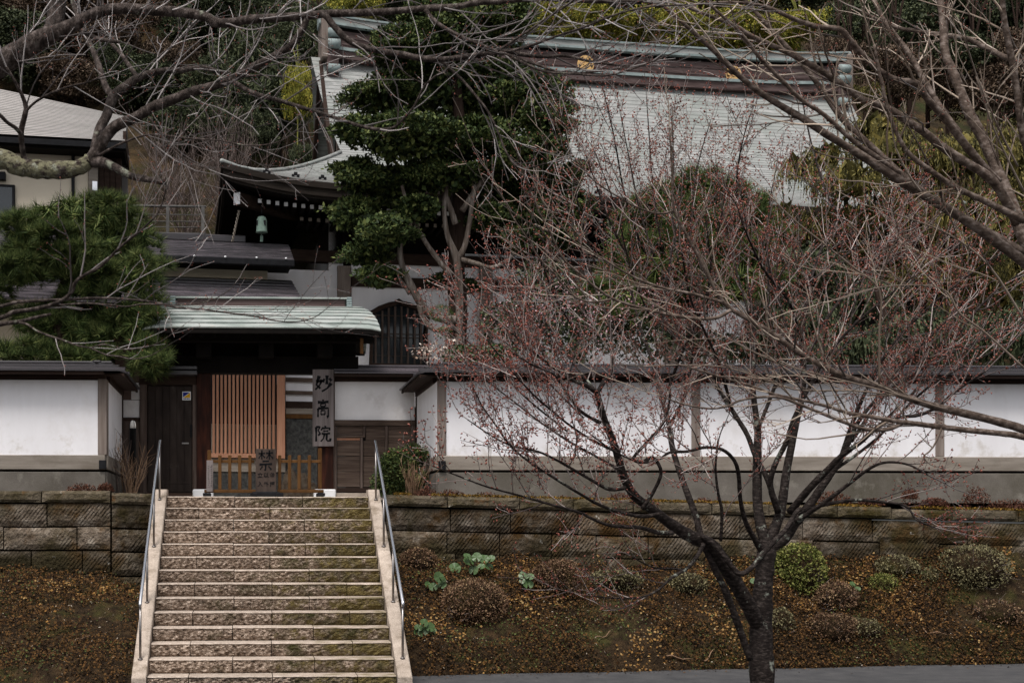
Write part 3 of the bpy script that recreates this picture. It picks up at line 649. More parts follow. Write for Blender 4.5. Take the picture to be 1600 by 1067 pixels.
pbox('panel', M['notice'], nt_, 399.5, 701, 431.5, 769, FY - .12, .05, .004); pbox('base', M['iron'], nt_, 394, 768, 437, 774, FY - .24, .36, .006)
mb = MB(); glyph(mb, 'kin', 403, 703.5, 427, 735, FY - .12, 1.15); mb.build('character', M['ink'], nt_)
def textmesh(name, body, mat, parent, x0, y0, x1, y1, Y):
    c = bpy.data.curves.new(name, 'FONT'); c.body = body; c.size = 1.0; c.extrude = .01; c.offset = .018
    to = bpy.data.objects.new(name, c); COL.objects.link(to); bpy.context.view_layer.update()
    me = bpy.data.meshes.new_from_object(to.evaluated_get(bpy.context.evaluated_depsgraph_get())); COL.objects.unlink(to); bpy.data.objects.remove(to)
    v = np.zeros(len(me.vertices) * 3, dtype=np.float32); me.vertices.foreach_get('co', v); v = v.reshape(-1, 3)
    lo, hi = v.min(0), v.max(0); a = at(x0, y1, Y); b_ = at(x1, y0, Y); off = LOC[parent.name]
    w = np.empty_like(v); w[:, 0] = a.x + (v[:, 0] - lo[0]) / (hi[0] - lo[0]) * (b_.x - a.x) - off.x
    w[:, 2] = a.z + (v[:, 1] - lo[1]) / (hi[1] - lo[1]) * (b_.z - a.z) - off.z
    w[:, 1] = Y - .0015 - (v[:, 2] - lo[2]) * .1 - off.y
    me.vertices.foreach_set('co', w.ravel()); me.materials.clear(); me.materials.append(mat); me.update()
    o = bpy.data.objects.new(name, me); COL.objects.link(o); o.parent = parent; LOC[o.name] = off
    return o
for k, ch in enumerate('立以参'): textmesh('character', ch, M['ink'], nt_, 402.5 + k * 9.4, 738, 410.5 + k * 9.4, 746, FY - .12)
for k, ch in enumerate('入外拝'): textmesh('character', ch, M['ink'], nt_, 402.5 + k * 9.4, 752, 410.5 + k * 9.4, 760, FY - .12)
ss_ = thing('strip_sign', 'narrow pale strip sign with two columns of small writing leaning at the left pillar', 'sign', at(328, 768, FY - .1))
pbox('panel', M['board'], ss_, 322.5, 719, 333, 768, FY - .1, .02, .003)
mb = MB(); r5 = random.Random(5)
for cx_, ya, yb in ((330.3, 727, 762), (326, 728, 764)):
    y = ya
    while y < yb:
        for q in range(3):
            x = cx_ + r5.uniform(-1.1, 1.1); yy = y + r5.uniform(-.8, .8); w, h = (r5.uniform(1, 2), .35) if r5.random() < .5 else (.35, r5.uniform(.9, 1.8))
            a = at(x - w / 2, yy + h / 2, FY - .1); b_ = at(x + w / 2, yy - h / 2, FY - .1); mb.box(a.x, FY - .1025, a.z, b_.x, FY - .099, b_.z)
        y += 3.0
mb.build('lettering', M['ink'], ss_)
# garden lamp at the left corner
lp = at(207.5, 770, 25.6); lz = at(207.5, 657, 25.6).z
la = thing('garden_lamp', 'slim black post lamp with domed white lens left of the side door', 'lamp', (lp.x, lp.y, 2.5))
mb = MB(); mb.lathe((lp.x, lp.y, 2.5), [(.062, 0), (.062, lz - 2.66), (.07, lz - 2.66), (.07, lz - 2.64)], 14); mb.build('pole', M['iron'], la)
mb = MB(); mb.lathe((lp.x, lp.y, lz - .14), [(.056, 0), (.056, .07), (.05, .105), (.036, .13), (.012, .142)], 14); mb.build('lens', M['lens'], la)
for k in range(4):
    mb = MB(); a = k * math.pi / 2 + .5; mb.tube([(lp.x + .06 * math.cos(a), lp.y + .06 * math.sin(a), lz - .14), (lp.x + .06 * math.cos(a), lp.y + .06 * math.sin(a), lz - .06), (lp.x + .03 * math.cos(a), lp.y + .03 * math.sin(a), lz - .005)], .006, 5); mb.build('guard_bar', M['iron'], la)
# ------------------------------------------------------------------ hillside behind
def hill_z(x, y):
    t = max(0, y - (43.5 if x < 3 else 47)); z = 2.9 + .95 * t - .0035 * t * t
    if x < 3.0:
        s = max(0, min(1, (3.0 - x) / 3.0))
        zl = 2.9 if y < 37.8 else 8.75 + (y - 37.8) * .38
        if y > 43: zl = 8.75 + 5.2 * .38 + (y - 43) * .98 - (y - 43) ** 2 * .0035
        z = z * (1 - s) + max(z, zl) * s
    if y > 44: z += mnoise.noise((x * .12, y * .12, 2)) * min(3, (y - 44) * .3)
    return z
hy = [36, 37.2, 37.7, 37.85, 38.6, 39.6, 41, 42.5, 44, 46, 48, 51, 55, 60, 66, 74, 84, 98, 120, 150, 190]
hx = [-110, -70, -45, -32, -24, -18, -14, -11, -9, -7, -5, -3, -1, 1, 2, 3, 6, 10, 16, 22, 30, 40, 55, 80, 120]
M['litter'] = pmat('hillside_litter', [(.014, .011, .008), (.035, .025, .014), (.09, .055, .025)], 1.2, detail=9, rough=1, bump=(.8, 6, .2), stains=[((.03, .035, .012), .5, .56, .1)])
M['path'] = pmat('pale_path', [(.2, .19, .18), (.3, .285, .27)], 2, rough=.9, rand=0)
sheet('hillside', M['litter'], lambda i, j: (hx[i], hy[j], hill_z(hx[i], hy[j])), len(hx), len(hy))
sheet('hill_path', M['path'], lambda i, j: (-14 + i * 1.0, 42.55 + j * .9, hill_z(-14 + i, 42.55 + j * .9) + .05), 15, 2)

# ------------------------------------------------------------------ main hall
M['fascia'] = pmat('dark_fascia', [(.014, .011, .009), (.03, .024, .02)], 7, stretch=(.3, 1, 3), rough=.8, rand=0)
hall = thing('main_hall', 'temple hall with sweeping grey copper hip and gable roof and gilt ridge crests', 'temple hall', HL(3, 4, 3))
def part(name, mat, mb, parent=None, kind=None, label=None): return mb.build(name, mat, parent or hall, kind=kind, label=label)
ZE, ZRB = 9.76, 14.42; YR = 5.5; XE0, XE1 = -8.0, 12.95; YB = 2 * YR
def prof(s): return ZE + (ZRB - ZE) * (.35 * s + .65 * s * s)
def uplift(x, y):
    dx = min(x - XE0, XE1 - x); dy = min(y, YB - y)
    return .36 * max(0, 1 - max(dx, 0) / 2.9) ** 2 * max(0, 1 - max(dy, 0) / 2.9) ** 2
GH = 2.5; GX0, GX1 = -5.2, 10.15
def xl(y): return XE0 + y * (3.0 / GH) if y < GH else -4.98 - .16 * (y - GH)
def xr_(y): return XE1 - y * (3.0 / GH) if y < GH else GX1
def slope_mesh(mb, back=False, N=54):
    xs_n = 40; rows = []
    for k in range(N):
        for e, (s, dz) in enumerate(((k / N, .013), ((k + 1) / N - .0005, .0))):
            y = s * YR; z0 = prof(s)
            a, b_ = xl(y), xr_(y)
            row = []
            for i in range(xs_n):
                u = i / (xs_n - 1); u = .5 - .5 * math.cos(u * math.pi) if y < GH else u
                x = a + (b_ - a) * u; yy = YB - y if back else y
                row.append(HL(x, yy, z0 + dz + uplift(x, y)))
            rows.append(row)
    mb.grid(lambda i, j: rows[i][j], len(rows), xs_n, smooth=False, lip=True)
m = MB(); slope_mesh(m); slope_mesh(m, True)
for side in (0, 1):                     # hip ends
    N = 22; rows = []
    for k in range(N):
        for s, dz in ((k / N, .012), ((k + 1) / N - .0005, .0)):
            d = s * 3.0; yA = d * GH / 3.0; z0 = prof(yA / YR); x = XE0 + d if side == 0 else XE1 - d
            rows.append([HL(x, yA + (YB - 2 * yA) * i / 24, z0 + dz + uplift(x, min(yA + (YB - 2 * yA) * i / 24, YB - yA - (YB - 2 * yA) * i / 24))) for i in range(25)])
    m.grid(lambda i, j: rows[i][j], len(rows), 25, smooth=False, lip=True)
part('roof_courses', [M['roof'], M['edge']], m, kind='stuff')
# corner ridges and verge boards
def hippt(s, front=True, left=True, dz=.0):
    y = s * GH; x = (XE0 + s * 3.0) if left else XE1 - s * 3.0
    return HL(x, y if front else YB - y, prof(y / YR) + uplift(x, y) + dz)
for left in (True, False):
    m = MB(); m.tube([hippt(k / 8, True, left, .03) for k in range(9)], [.05] * 9, 6); part('hip_ridge', M['roof'], m)
    gx = GX0 if left else GX1; sg = -1 if left else 1
    m = MB(); n = 18; top = []; bot = []
    for k in range(n + 1):
        y = GH + (YR - GH) * k / n - .1; top.append((y, prof(y / YR) + .03)); bot.append((y + .02, prof(y / YR) - .30))
    for f in (lambda y: y, lambda y: YB - y):
        for k in range(n):
            q = [(top[k], bot[k]), (top[k + 1], bot[k + 1])]
            (t0, b0), (t1, b1) = q
            c = [HL(gx + sg * .06, f(b0[0]), b0[1]), HL(gx + sg * .06, f(b1[0]), b1[1]), HL(gx - sg * .04, f(b1[0]), b1[1]), HL(gx - sg * .04, f(b0[0]), b0[1]),
                 HL(gx + sg * .06, f(t0[0]), t0[1]), HL(gx + sg * .06, f(t1[0]), t1[1]), HL(gx - sg * .04, f(t1[0]), t1[1]), HL(gx - sg * .04, f(t0[0]), t0[1])]
            m.hexa(c)
    part('bargeboard', M['dark2'], m)
    m = MB(); wx = gx - sg * .55                    # gable wall set back under the verge
    pts = [(GH - .2, prof(GH / YR) - .5)] + [(GH + (YR - GH) * k / 10, prof((GH + (YR - GH) * k / 10) / YR) - .03) for k in range(11)]
    pts2 = pts + [(YB - y, z) for y, z in reversed(pts[:-1])]
    a = [HL(wx, y, z) for y, z in pts2]; b_ = [HL(wx - sg * .15, y, z) for y, z in pts2]; k = len(a)
    m.add(a + b_, [tuple(range(k)), tuple(range(2 * k - 1, k - 1, -1))] + [(i, k + i, k + (i + 1) % k, (i + 1) % k) for i in range(k)])
    part('gable_wall', M['dark2'], m)
    for yy in (3.2, 4.2, 5.5):
        m = MB(); m.box(wx + sg * .02, yy - .08, prof(GH / YR) - .4, wx + sg * .12, yy + .08, prof(yy / YR) - .05, T=HL); part('gable_strut', M['post'], m)
# big ridge
zt = lambda x: 15.2 + .16 * ((x - 2.45) / 7.2) ** 4
def ridge_strip(nm, mat, z0, z1, hy_, x0=-5.1, x1=9.95, off=0):
    m = MB(); n = 24
    for i in range(n):
        xa, xb = x0 + (x1 - x0) * i / n, x0 + (x1 - x0) * (i + 1) / n; da, db = zt(xa) - 15.2, zt(xb) - 15.2
        m.hexa([HL(xa, YR - hy_, z0 + da), HL(xb, YR - hy_, z0 + db), HL(xb, YR + hy_, z0 + db), HL(xa, YR + hy_, z0 + da),
                HL(xa, YR - hy_, z1 + da), HL(xb, YR - hy_, z1 + db), HL(xb, YR + hy_, z1 + db), HL(xa, YR + hy_, z1 + da)])
    part(nm, M[mat], m)
ridge_strip('ridge_base', 'ridge', 14.14, 14.345, .42); ridge_strip('ridge_lip', 'verd2', 14.35, 14.43, .46)
for k in range(5): ridge_strip('ridge_course', 'ridge', 14.435 + k * .092, 14.522 + k * .092, .33 + (k % 2) * .012)
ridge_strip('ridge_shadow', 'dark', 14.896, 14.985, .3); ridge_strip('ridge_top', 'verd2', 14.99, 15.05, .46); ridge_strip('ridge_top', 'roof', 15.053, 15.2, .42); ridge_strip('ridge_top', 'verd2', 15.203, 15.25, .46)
for sg, gx in ((-1, -5.12), (1, 9.98)):            # ridge end ornaments: stacked copper rolls
    m = MB(); m.bbox(gx - .1, YR - .5, 14.25, gx + .1, YR + .5, 15.36, b=.04, T=HL); part('ridge_ornament', M['post'], m)
    for zz, r in ((13.98, .11), (14.62, .125), (14.9, .12)):
        c = HL(gx - sg * .22, YR - .56, zz); m = MB(); m.tube([c - EX * .15, c + EX * .15], [r, r], 14, smooth=True); part('copper_roll', M['verd2'], m)
    m = MB(); m.bbox(gx - .16 - sg * .2, YR - .5, 13.7, gx + .16 - sg * .2, YR - .3, 15.1, b=.03, T=HL); part('ornament_plate', M['ridge'], m)
    m = MB(); m.bbox(gx - .05 + sg * .1, YR - .3, 15.2, gx + .05 + sg * .1, YR + .3, 15.5, b=.03, T=HL); part('ornament_tip', M['verd2'], m)
for px_, py_ in ((915, 101), (1146, 117)):          # gilt crests: a ring of five petals
    c = hw(px_, py_, YR - .36); cr = MB(); R_ = .225
    for k in range(5):
        a = math.pi / 2 + k * 2 * math.pi / 5
        cc = (c.x + math.cos(a) * R_ * .62, c.z + math.sin(a) * R_ * .62)
        poly = [(cc[0] + math.cos(t) * R_ * .36, cc[1] + math.sin(t) * R_ * .36) for t in [2 * math.pi * q / 12 for q in range(12)]]
        cr.prism(poly, YR - .395, YR - .345, T=HL)
    poly = [(c.x + math.cos(t) * R_ * .3, c.z + math.sin(t) * R_ * .3) for t in [2 * math.pi * q / 12 for q in range(12)]]
    cr.prism(poly, YR - .405, YR - .345, T=HL)
    n = 28
    for q in range(n):
        t0, t1 = 2 * math.pi * q / n, 2 * math.pi * (q + 1) / n
        P = lambda r, t, y: HL(c.x + r * math.cos(t), y, c.z + r * math.sin(t))
        cr.hexa([P(R_ * .93, t0, YR - .385), P(R_ * .93, t1, YR - .385), P(R_ * 1.06, t1, YR - .385), P(R_ * 1.06, t0, YR - .385),
                 P(R_ * .93, t0, YR - .345), P(R_ * .93, t1, YR - .345), P(R_ * 1.06, t1, YR - .345), P(R_ * 1.06, t0, YR - .345)])
    part('crest', M['gold'], cr)
# eaves: layered fascia, soffit
def eave(front=True):
    n = 70; m = MB(); m2 = MB()
    pr_ = [(0.0, .0), (0.0, -.13), (.05, -.15), (.05, -.30), (.10, -.32), (.10, -.36)]
    if front: XS = [XE0 + (XE1 - XE0) * i / n for i in range(n + 1)]
    else: XS = [YB * i / 40 for i in range(41)]
    rows = []
    for q in XS:
        if front:
            up = uplift(q, 0); rows.append([HL(max(XE0 + a, min(XE1 - a, q)), a, ZE + up + dz + .01) for a, dz in pr_])
        else:
            up = uplift(XE0, q); rows.append([HL(XE0 + a, max(a, min(YB - a, q)), ZE + up + dz + .01) for a, dz in pr_])
    m.grid(lambda i, j: rows[i][j], len(rows), len(pr_), smooth=False); part('eave_fascia', M['fascia'], m)
    rows = []
    for q in XS:
        if front: up = uplift(q, 0); rows.append([HL(max(XE0 + a, min(XE1 - a, q)), a, ZE + up * (1 - a / 3) + dz) for a, dz in ((.1, -.35), (1.1, -.30), (2.2, .05))])
        else: up = uplift(XE0, q); rows.append([HL(XE0 + a, max(a, min(YB - a, q)), ZE + up * (1 - a / 3) + dz) for a, dz in ((.1, -.35), (1.1, -.30), (2.2, .05))])
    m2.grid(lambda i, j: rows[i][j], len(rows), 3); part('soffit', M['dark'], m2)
eave(True); eave(False)
# rafters with white painted ends
x = -7.1; k = 0
while x < 9.0:
    up = uplift(x, .4) * .75; z = 9.31 + up + .02
    rf = MB(); rf.box(x - .045, .545, z - .05, x + .045, 1.9, z + .045, T=HL); o = part('rafter', M['dark'], rf)
    tp = MB(); tp.box(x - .043, .533, z - .047, x + .043, .5445, z + .043, T=HL); tp.build('white_tip', M['white'], o)
    if x > -6.2:
        rf = MB(); rf.box(x - .042, 1.0, z - .235, x + .042, 2.0, z - .15, T=HL); o = part('lower_rafter', M['dark'], rf)
        tp = MB(); tp.box(x - .04, .99, z - .232, x + .04, .9995, z - .153, T=HL); tp.build('tip', M['sill'], o)
    x += .2; k += 1
m = MB(); d = Vector((.77, .64, 0)); nrm = Vector((-.64, .77, 0)); c0 = Vector((-7.62, .42, 9.42))
def crn(l, w, h): p = c0 + d * l + nrm * w; return HL(p.x, p.y, p.z + h - l * .02)
m.hexa([crn(0, -.1, -.13), crn(0, .1, -.13), crn(2.6, .1, -.13), crn(2.6, -.1, -.13), crn(0, -.1, .13), crn(0, .1, .13), crn(2.6, .1, .13), crn(2.6, -.1, .13)])
cb = part('corner_rafter', M['dark2'], m)
m = MB(); m.hexa([crn(-.02, -.1, -.13), crn(-.02, .1, -.13), crn(-.002, .1, -.13), crn(-.002, -.1, -.13), crn(-.02, -.1, .13), crn(-.02, .1, .13), crn(-.002, .1, .13), crn(-.002, -.1, .13)])
m.build('white_tip', M['white'], cb)
hb = lambda nm, mat, x0, y0, x1, y1, yp=2.0, dep=.25: hbox(nm, M[mat], hall, x0, y0, x1, y1, yp, dep)
# walls
m = MB(); m.box(-5.6, 2.05, 8.4, 11.6, 2.3, 9.75, T=HL); part('upper_wall', M['dark'], m)
hb('head_beam', 'dark2', 410, 404, 1250, 421, 1.95, .3)
hb('plaster_panel', 'plaster', 412, 421.5, 527, 600, 2.02); hb('column', 'post', 527.5, 415, 548, 640, 1.9, .32)
hb('plaster_panel', 'plaster', 549, 406, 690, 443, 2.02); hb('plaster_panel', 'plaster', 549, 459.5, 1250, 640, 2.02); hb('plaster_panel', 'plaster', 690.5, 406, 1250, 443, 2.02)
hb('mid_beam', 'dark2', 549, 443.5, 1250, 459, 1.96)
for xx in (760, 905, 1050, 1180): hb('column', 'post', xx - 10, 415, xx + 10, 640, 1.9, .32)
hb('sill_beam', 'dark2', 549, 572, 760, 582, 1.94)
m = MB(); m.box(-5.35, 2.05, 2.6, -5.0, 10, 9.4, T=HL); part('side_wall', M['plaster'], m)
m = MB(); m.box(-5.2, 2.4, 2.6, 11.3, 9, 9.5, T=HL); part('inner_core', M['dark'], m)
# cusped window
win = hall
arch_o = [(577, 572), (579, 520), (574, 494), (580, 485), (592, 478), (606, 473), (616, 471), (623, 466.5), (630, 471), (640, 473), (654, 478), (666, 485), (672, 494), (668, 520), (671, 572)]
def inset(p): return (623 + (p[0] - 623) * .90, 566 + (p[1] - 566) * .93 if p[1] < 571 else p[1] - 2)
ao = [hw(x, y, 1.93) for x, y in arch_o]; ai = [hw(*inset(p), 1.93) for p in arch_o]
wf = MB()
for k in range(len(ao) - 1):
    c = [(ao[k], 1.9), (ao[k + 1], 1.9), (ai[k + 1], 1.9), (ai[k], 1.9)]
    wf.hexa([HL(p.x, 1.90, p.z) for p, _ in c] + [HL(p.x, 2.03, p.z) for p, _ in c])
a, b_ = ao[0], ao[-1]; wf.box(a.x, 1.9, a.z, b_.x, 2.03, a.z + .07, T=HL)
wo_ = part('cusped_window', M['dark2'], wf)
gl = MB(); gl.add([HL(p.x, 2.008, p.z) for p in ai], [tuple(range(len(ai)))]); gl.build('pane', M['glass'], wo_)
for xx in (587, 597.5, 607.5, 617.5, 627.5, 637.5, 648, 658):
    t = 478 + abs(xx - 623) ** 1.7 / 34; p0, p1 = hw(xx - 1.5, t, 1.95), hw(xx + 1.5, 570, 1.95)
    bm_ = MB(); bm_.box(p0.x, 1.945, p1.z, p1.x, 1.985, p0.z, T=HL); bm_.build('window_bar', M['wood_v'], wo_)
for yy in (493.5, 521.5, 527, 556):
    p0, p1 = hw(582, yy - .8, 1.95), hw(664, yy + .8, 1.95); bm_ = MB(); bm_.box(p0.x, 1.955, p1.z, p1.x, 1.98, p0.z, T=HL); bm_.build('window_bar', M['wood_h'], wo_)
# snow guards on the roof
for px_, py_ in ((417, 264), (462, 275), (504, 281), (1014, 300), (935, 299)):
    p = hw(px_, py_, .55); y = .55; z = prof(y / YR) + uplift(p.x, y) + .02
    m = MB(); m.box(p.x - .09, y - .03, z, p.x - .03, y + .05, z + .05, T=HL); m.box(p.x + .03, y - .03, z, p.x + .09, y + .05, z + .05, T=HL); m.box(p.x - .04, y - .02, z + .03, p.x + .04, y + .03, z + .1, T=HL); part('snow_guard', M['iron'], m)
# bell and chain under the corner
p = hw(409, 352, .45); c = HL(p.x, .45, 0)
bell = thing('wind_bell', 'green bronze bell hanging below the upturned eave corner of the hall', 'bell', (c.x, c.y, p.z))
z0, z1 = hw(409, 364, .45).z, hw(409, 338, .45).z; h = z1 - z0
m = MB(); m.lathe((c.x, c.y, z0), [(.125, 0), (.14, .01), (.125, .1 * h), (.12, .5 * h), (.115, .8 * h), (.085, .95 * h), (.03, h)], 16); m.build('body', M['verd_bell'], bell)
for k in range(4):
    a = k * math.pi / 2 + .6; m = MB(); m.box(c.x + .115 * math.cos(a) - .025, c.y + .115 * math.sin(a) - .015, z0 + .42 * h, c.x + .115 * math.cos(a) + .025, c.y + .115 * math.sin(a) + .015, z0 + .7 * h); m.build('opening', M['iron'], bell)
m = MB(); m.tube([(c.x, c.y, z1), (c.x, c.y, z1 + .22)], .012, 6); m.build('hanger', M['iron'], bell)
m = MB(); m.tube([(c.x, c.y, z0 + .05), (c.x - .01, c.y, z0 - .08)], .01, 5); m.bbox(c.x - .035, c.y - .006, z0 - .2, c.x + .03, c.y + .006, z0 - .06, b=.003); m.build('clapper', M['verd_bell'], bell)
chn = thing('rain_chain', 'twisted rain chain hanging from the corner rafter beside the bell', 'chain', HL(*hw(373, 330, .45)))
p0, p1 = hw(373.5, 329, .45), hw(363, 378, .45); q0, q1 = HL(p0.x, .45, p0.z), HL(p1.x, .45, p1.z); m = MB()
for s_ in (0, math.pi):
    pts = []
    for k in range(61):
        f = k / 60; b_ = q0.lerp(q1, f); a = f * 26 + s_; pts.append(b_ + Vector((math.cos(a), math.sin(a), 0)) * .02)
    m.tube(pts, .011, 5)
m.build('links', M['sill'], chn)

# ------------------------------------------------------------------ entrance wing left of the hall
wing = thing('entrance_wing', 'low entrance wing with dark metal roofs and cedar lattice seen through the gate', 'building', HL(-6, 0, 3))
def wroof(x0, x1, y0, z0, y1, z1, N, skew=0.0, nm='roof_course', mat='tin2'):
    for k in range(N):
        a, b_ = k / N, (k + 1) / N; mb = MB()
        ya, za, yb, zb = y0 + (y1 - y0) * a, z0 + (z1 - z0) * a, y0 + (y1 - y0) * b_, z0 + (z1 - z0) * b_
        xe, xf = x1 - skew * a, x1 - skew * b_
        mb.hexa([HL(x0, ya, za - .03), HL(xe, ya, za - .03), HL(xf, yb, zb - .03), HL(x0, yb, zb - .03), HL(x0, ya, za + .03), HL(xe, ya, za + .03), HL(xf, yb, zb), HL(x0, yb, zb)])
        mb.build(nm, M[mat], wing)
e0 = hw(350, 402, -.35); r0 = hw(350, 378, 1.2); xe = hw(459, 404, -.35).x
wroof(-14.5, xe, -.35, e0.z, 1.2, r0.z, 9)
m = MB(); m.bbox(-14.5, 1.1, r0.z - .02, hw(384, 376, 1.2).x, 1.4, hw(350, 368, 1.2).z, b=.02, T=HL); m.build('ridge_cap', M['tin'], wing)
m = MB(); m.bbox(-14.5, -.42, e0.z - .16, xe + .02, -.3, e0.z - .005, b=.02, T=HL); m.build('gutter', M['iron'], wing)
for px_, py_ in ((304, 399.5), (352, 401), (401, 402.5), (447, 403.5)):
    p = hw(px_, py_, -.44); m = MB(); q = HL(p.x, -.43, p.z); m.lathe(q - Vector((0, 0, .02)), [(.012, 0), (.024, .01), (.024, .025), (.01, .038)], 8); m.build('gutter_clip', M['white'], wing)
wb = lambda nm, mat, x0, y0, x1, y1, yp=.2, dep=.2, b=.004, parent=None: hbox(nm, M[mat], parent or wing, x0, y0, x1, y1, yp, dep, b)
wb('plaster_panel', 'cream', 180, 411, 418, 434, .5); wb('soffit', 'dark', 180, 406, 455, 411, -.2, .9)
l0 = hw(350, 476, -1.1); l1 = hw(350, 434.5, .45); xb = hw(478, 476, -1.1).x
wroof(-14.5, xb, -1.1, l0.z, .45, l1.z, 9, skew=xb - hw(455, 434, .45).x)
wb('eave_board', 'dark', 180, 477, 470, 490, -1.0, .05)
m = MB(); m.box(-14.2, .45, 2.7, -12.0, 3.0, 8.2, T=HL); m.build('end_wall', M['cream'], wing)
wb('upper_wall', 'dark2', 180, 486, 329, 780, .25); wb('transom', 'dark', 329, 500, 500, 580, .25)
lat = MB()
for k in range(16): wb('lattice_bar', 'cedar', 331.8 + k * 6.25, 575, 335.6 + k * 6.25, 708, .16, .06)
wb('lattice_rail', 'cedar', 330, 708.3, 432, 715, .14, .09)
wb('lattice_rail', 'cedar', 330, 571, 432, 574.5, .14, .09)
wb('door_glass', 'glass', 330, 575, 432, 662, .262, .03); wb('door_reflection', 'sill', 330, 662.5, 432, 708, .262, .03)  # pale lower panel paints the reflection in the door glass
wb('corner_post', 'cedar', 433, 570, 445.5, 716, .1, .14)
wb('plaster_panel', 'plaster', 446, 570, 540, 640, .3, .1)
for y0, y1, mt in ((590.5, 597, 'wood_h'), (611, 616.5, 'wood_h'), (627.5, 638, 'dark2'), (638.3, 647, 'sill'), (647.3, 654, 'fence')): wb('cross_rail', mt, 446.5, y0, 540, y1, .24, .05)
wb('slate_panel', 'slate', 446.5, 654.4, 540, 780, .26, .1)
wb('tile_skirt', 'sill', 330, 716, 446, 737, .22, .1); wb('slate_panel', 'slate', 330, 737.4, 446, 785, .24, .1)
m = MB(); m.box(-15, .72, 2.6, hw(416, 430, .72).x, 6, 8.2, T=HL); m.build('inner_core', M['dark'], wing)
gr = thing('garden_rock', 'pale jagged rock standing behind the right low fence', 'rock', at(470, 770, 29.2))
m = MB(); c = at(470, 745, 29.2); r9 = random.Random(4)
for k in range(3):
    cx, w, h = (c.x - .2 + k * .22), (.2, .24, .16)[k], (.62, .52, .34)[k]
    n = 7; ring = lambda z, s: [(cx + math.cos(q * 6.283 / n) * w * s * r9.uniform(.75, 1.15), 29.2 + math.sin(q * 6.283 / n) * w * s * r9.uniform(.8, 1.1), z + r9.uniform(-.03, .03)) for q in range(n)]
    rings = [ring(2.6, 1.1), ring(2.62 + h * .5, 1), ring(2.62 + h * .85, .7), ring(2.64 + h, .25)]; vs = [p for q in rings for p in q]
    fs = [(i * n + j, i * n + (j + 1) % n, (i + 1) * n + (j + 1) % n, (i + 1) * n + j) for i in range(3) for j in range(n)] + [tuple(range(3 * n, 4 * n))]
    m.add(vs, fs)
m.build('stone', M['rock'], gr)

# ------------------------------------------------------------------ house on the left
LD = 35.0
hs_ = thing('side_house', 'cream walled house with pale slate roof behind the round pine', 'house', (-9, LD + 2, 3))
def lw(x, y, yp): return hw(x, y, yp)
m = MB(); N = 26; e = hw(195, 221, 2.0); eL = hw(0, 212.5, 2.0); xr0 = e.x; zE = e.z
xL0 = -24; rise = .62
def topy(x):                            # the upper edge falls towards the right
    t = (x - eL.x) / (xr0 - eL.x); return 2.0 + 3.05 - 1.35 * max(-.2, t)
rows = []
for k in range(N):
    for s, dz in ((k / N, .016), ((k + 1) / N - .001, .0)):
        rows.append([HL(xL0 + (xr0 - xL0) * i / 24, 2.0 + (topy(xL0 + (xr0 - xL0) * i / 24) - 2.0) * s, zE + (topy(xL0 + (xr0 - xL0) * i / 24) - 2.0) * s * rise + dz) for i in range(25)])
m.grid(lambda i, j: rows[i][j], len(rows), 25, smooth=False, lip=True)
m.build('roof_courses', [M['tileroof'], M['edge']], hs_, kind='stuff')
m = MB(); nn = 24
under = [HL(xL0 + (xr0 - xL0) * i / nn, topy(xL0 + (xr0 - xL0) * i / nn), zE + (topy(xL0 + (xr0 - xL0) * i / nn) - 2) * rise) for i in range(nn + 1)]
low = [HL(xL0 + (xr0 - xL0) * i / nn, topy(xL0 + (xr0 - xL0) * i / nn) + .3, zE - 1) for i in range(nn + 1)]
m.add(under + low, [(i, i + 1, nn + 2 + i, nn + 1 + i) for i in range(nn)]); m.build('back_slope', M['tileroof'], hs_)
sb = lambda nm, mat, x0, y0, x1, y1, yp=2.6, dep=.2, parent=None: hbox(nm, M[mat], parent or hs_, x0, y0, x1, y1, yp, dep, .006)
sb('gutter', 'iron', -140, 215, 197, 224, 1.95, .12); sb('soffit', 'dark', -140, 224.5, 195, 230, 2.05, 1.2); sb('verge_board', 'dark2', 192, 205, 197, 232, 2.1, 2.0)
sb('plaster_wall', 'cream', -140, 231, 138, 420); sb('corner_column', 'sill', 138.4, 229, 153, 420, 2.5, .3); sb('timber_wall', 'dark2', 153.4, 229, 190, 420, 2.62)
for k in range(4): sb('timber_board', 'dark2', 154 + k * 9, 232, 162.2 + k * 9, 420, 2.59, .03)
sb('downpipe', 'iron', 111.5, 224, 116.5, 420, 2.5, .08)
wn_ = sb('window', 'iron', -60, 287, 23, 347, 2.5, .14); sb('pane', 'glass', -57, 291, 19, 343, 2.492, .02, wn_); sb('mullion', 'steel_dull', -20, 290, -17, 344, 2.48, .03, wn_)
sb('window_hood', 'iron', -4, 268, 8, 280, 2.4, .2); sb('floodlight', 'steel', 144, 283, 152, 298, 2.3, .15)
m = MB(); m.box(-24, 2.9, 2.6, xr0 - .25, 7, zE + .2, T=HL); m.build('inner_core', M['dark'], hs_)
# railing on the upper terrace
M['rail_grey'] = pmat('grey_railing', [(.07, .066, .063), (.12, .115, .11)], 8, rough=.6, rand=0)
rl = thing('terrace_railing', 'grey metal railing with level bars on the upper terrace beside the hall', 'railing', at(262, 362, 38.2))
for yy in (322.5, 335.5, 346, 355, 364):
    a, b_ = at(196, yy - 1.5, 38.2), at(322, yy + 1.5, 38.2)
    r_ = .035 if yy < 325 else .014; m = MB(); m.tube([(a.x, 38.2, (a.z + b_.z) / 2), (b_.x, 38.2, (a.z + b_.z) / 2)], r_, 8); m.build('bar', M['rail_grey'], rl)
for xx in (210, 262, 317):
    a, b_ = at(xx - 2.6, 323, 38.2), at(xx + 2.6, 366, 38.2); m = MB(); m.box(a.x, 38.17, b_.z - .7, b_.x, 38.23, a.z); m.build('post', M['rail_grey'], rl)
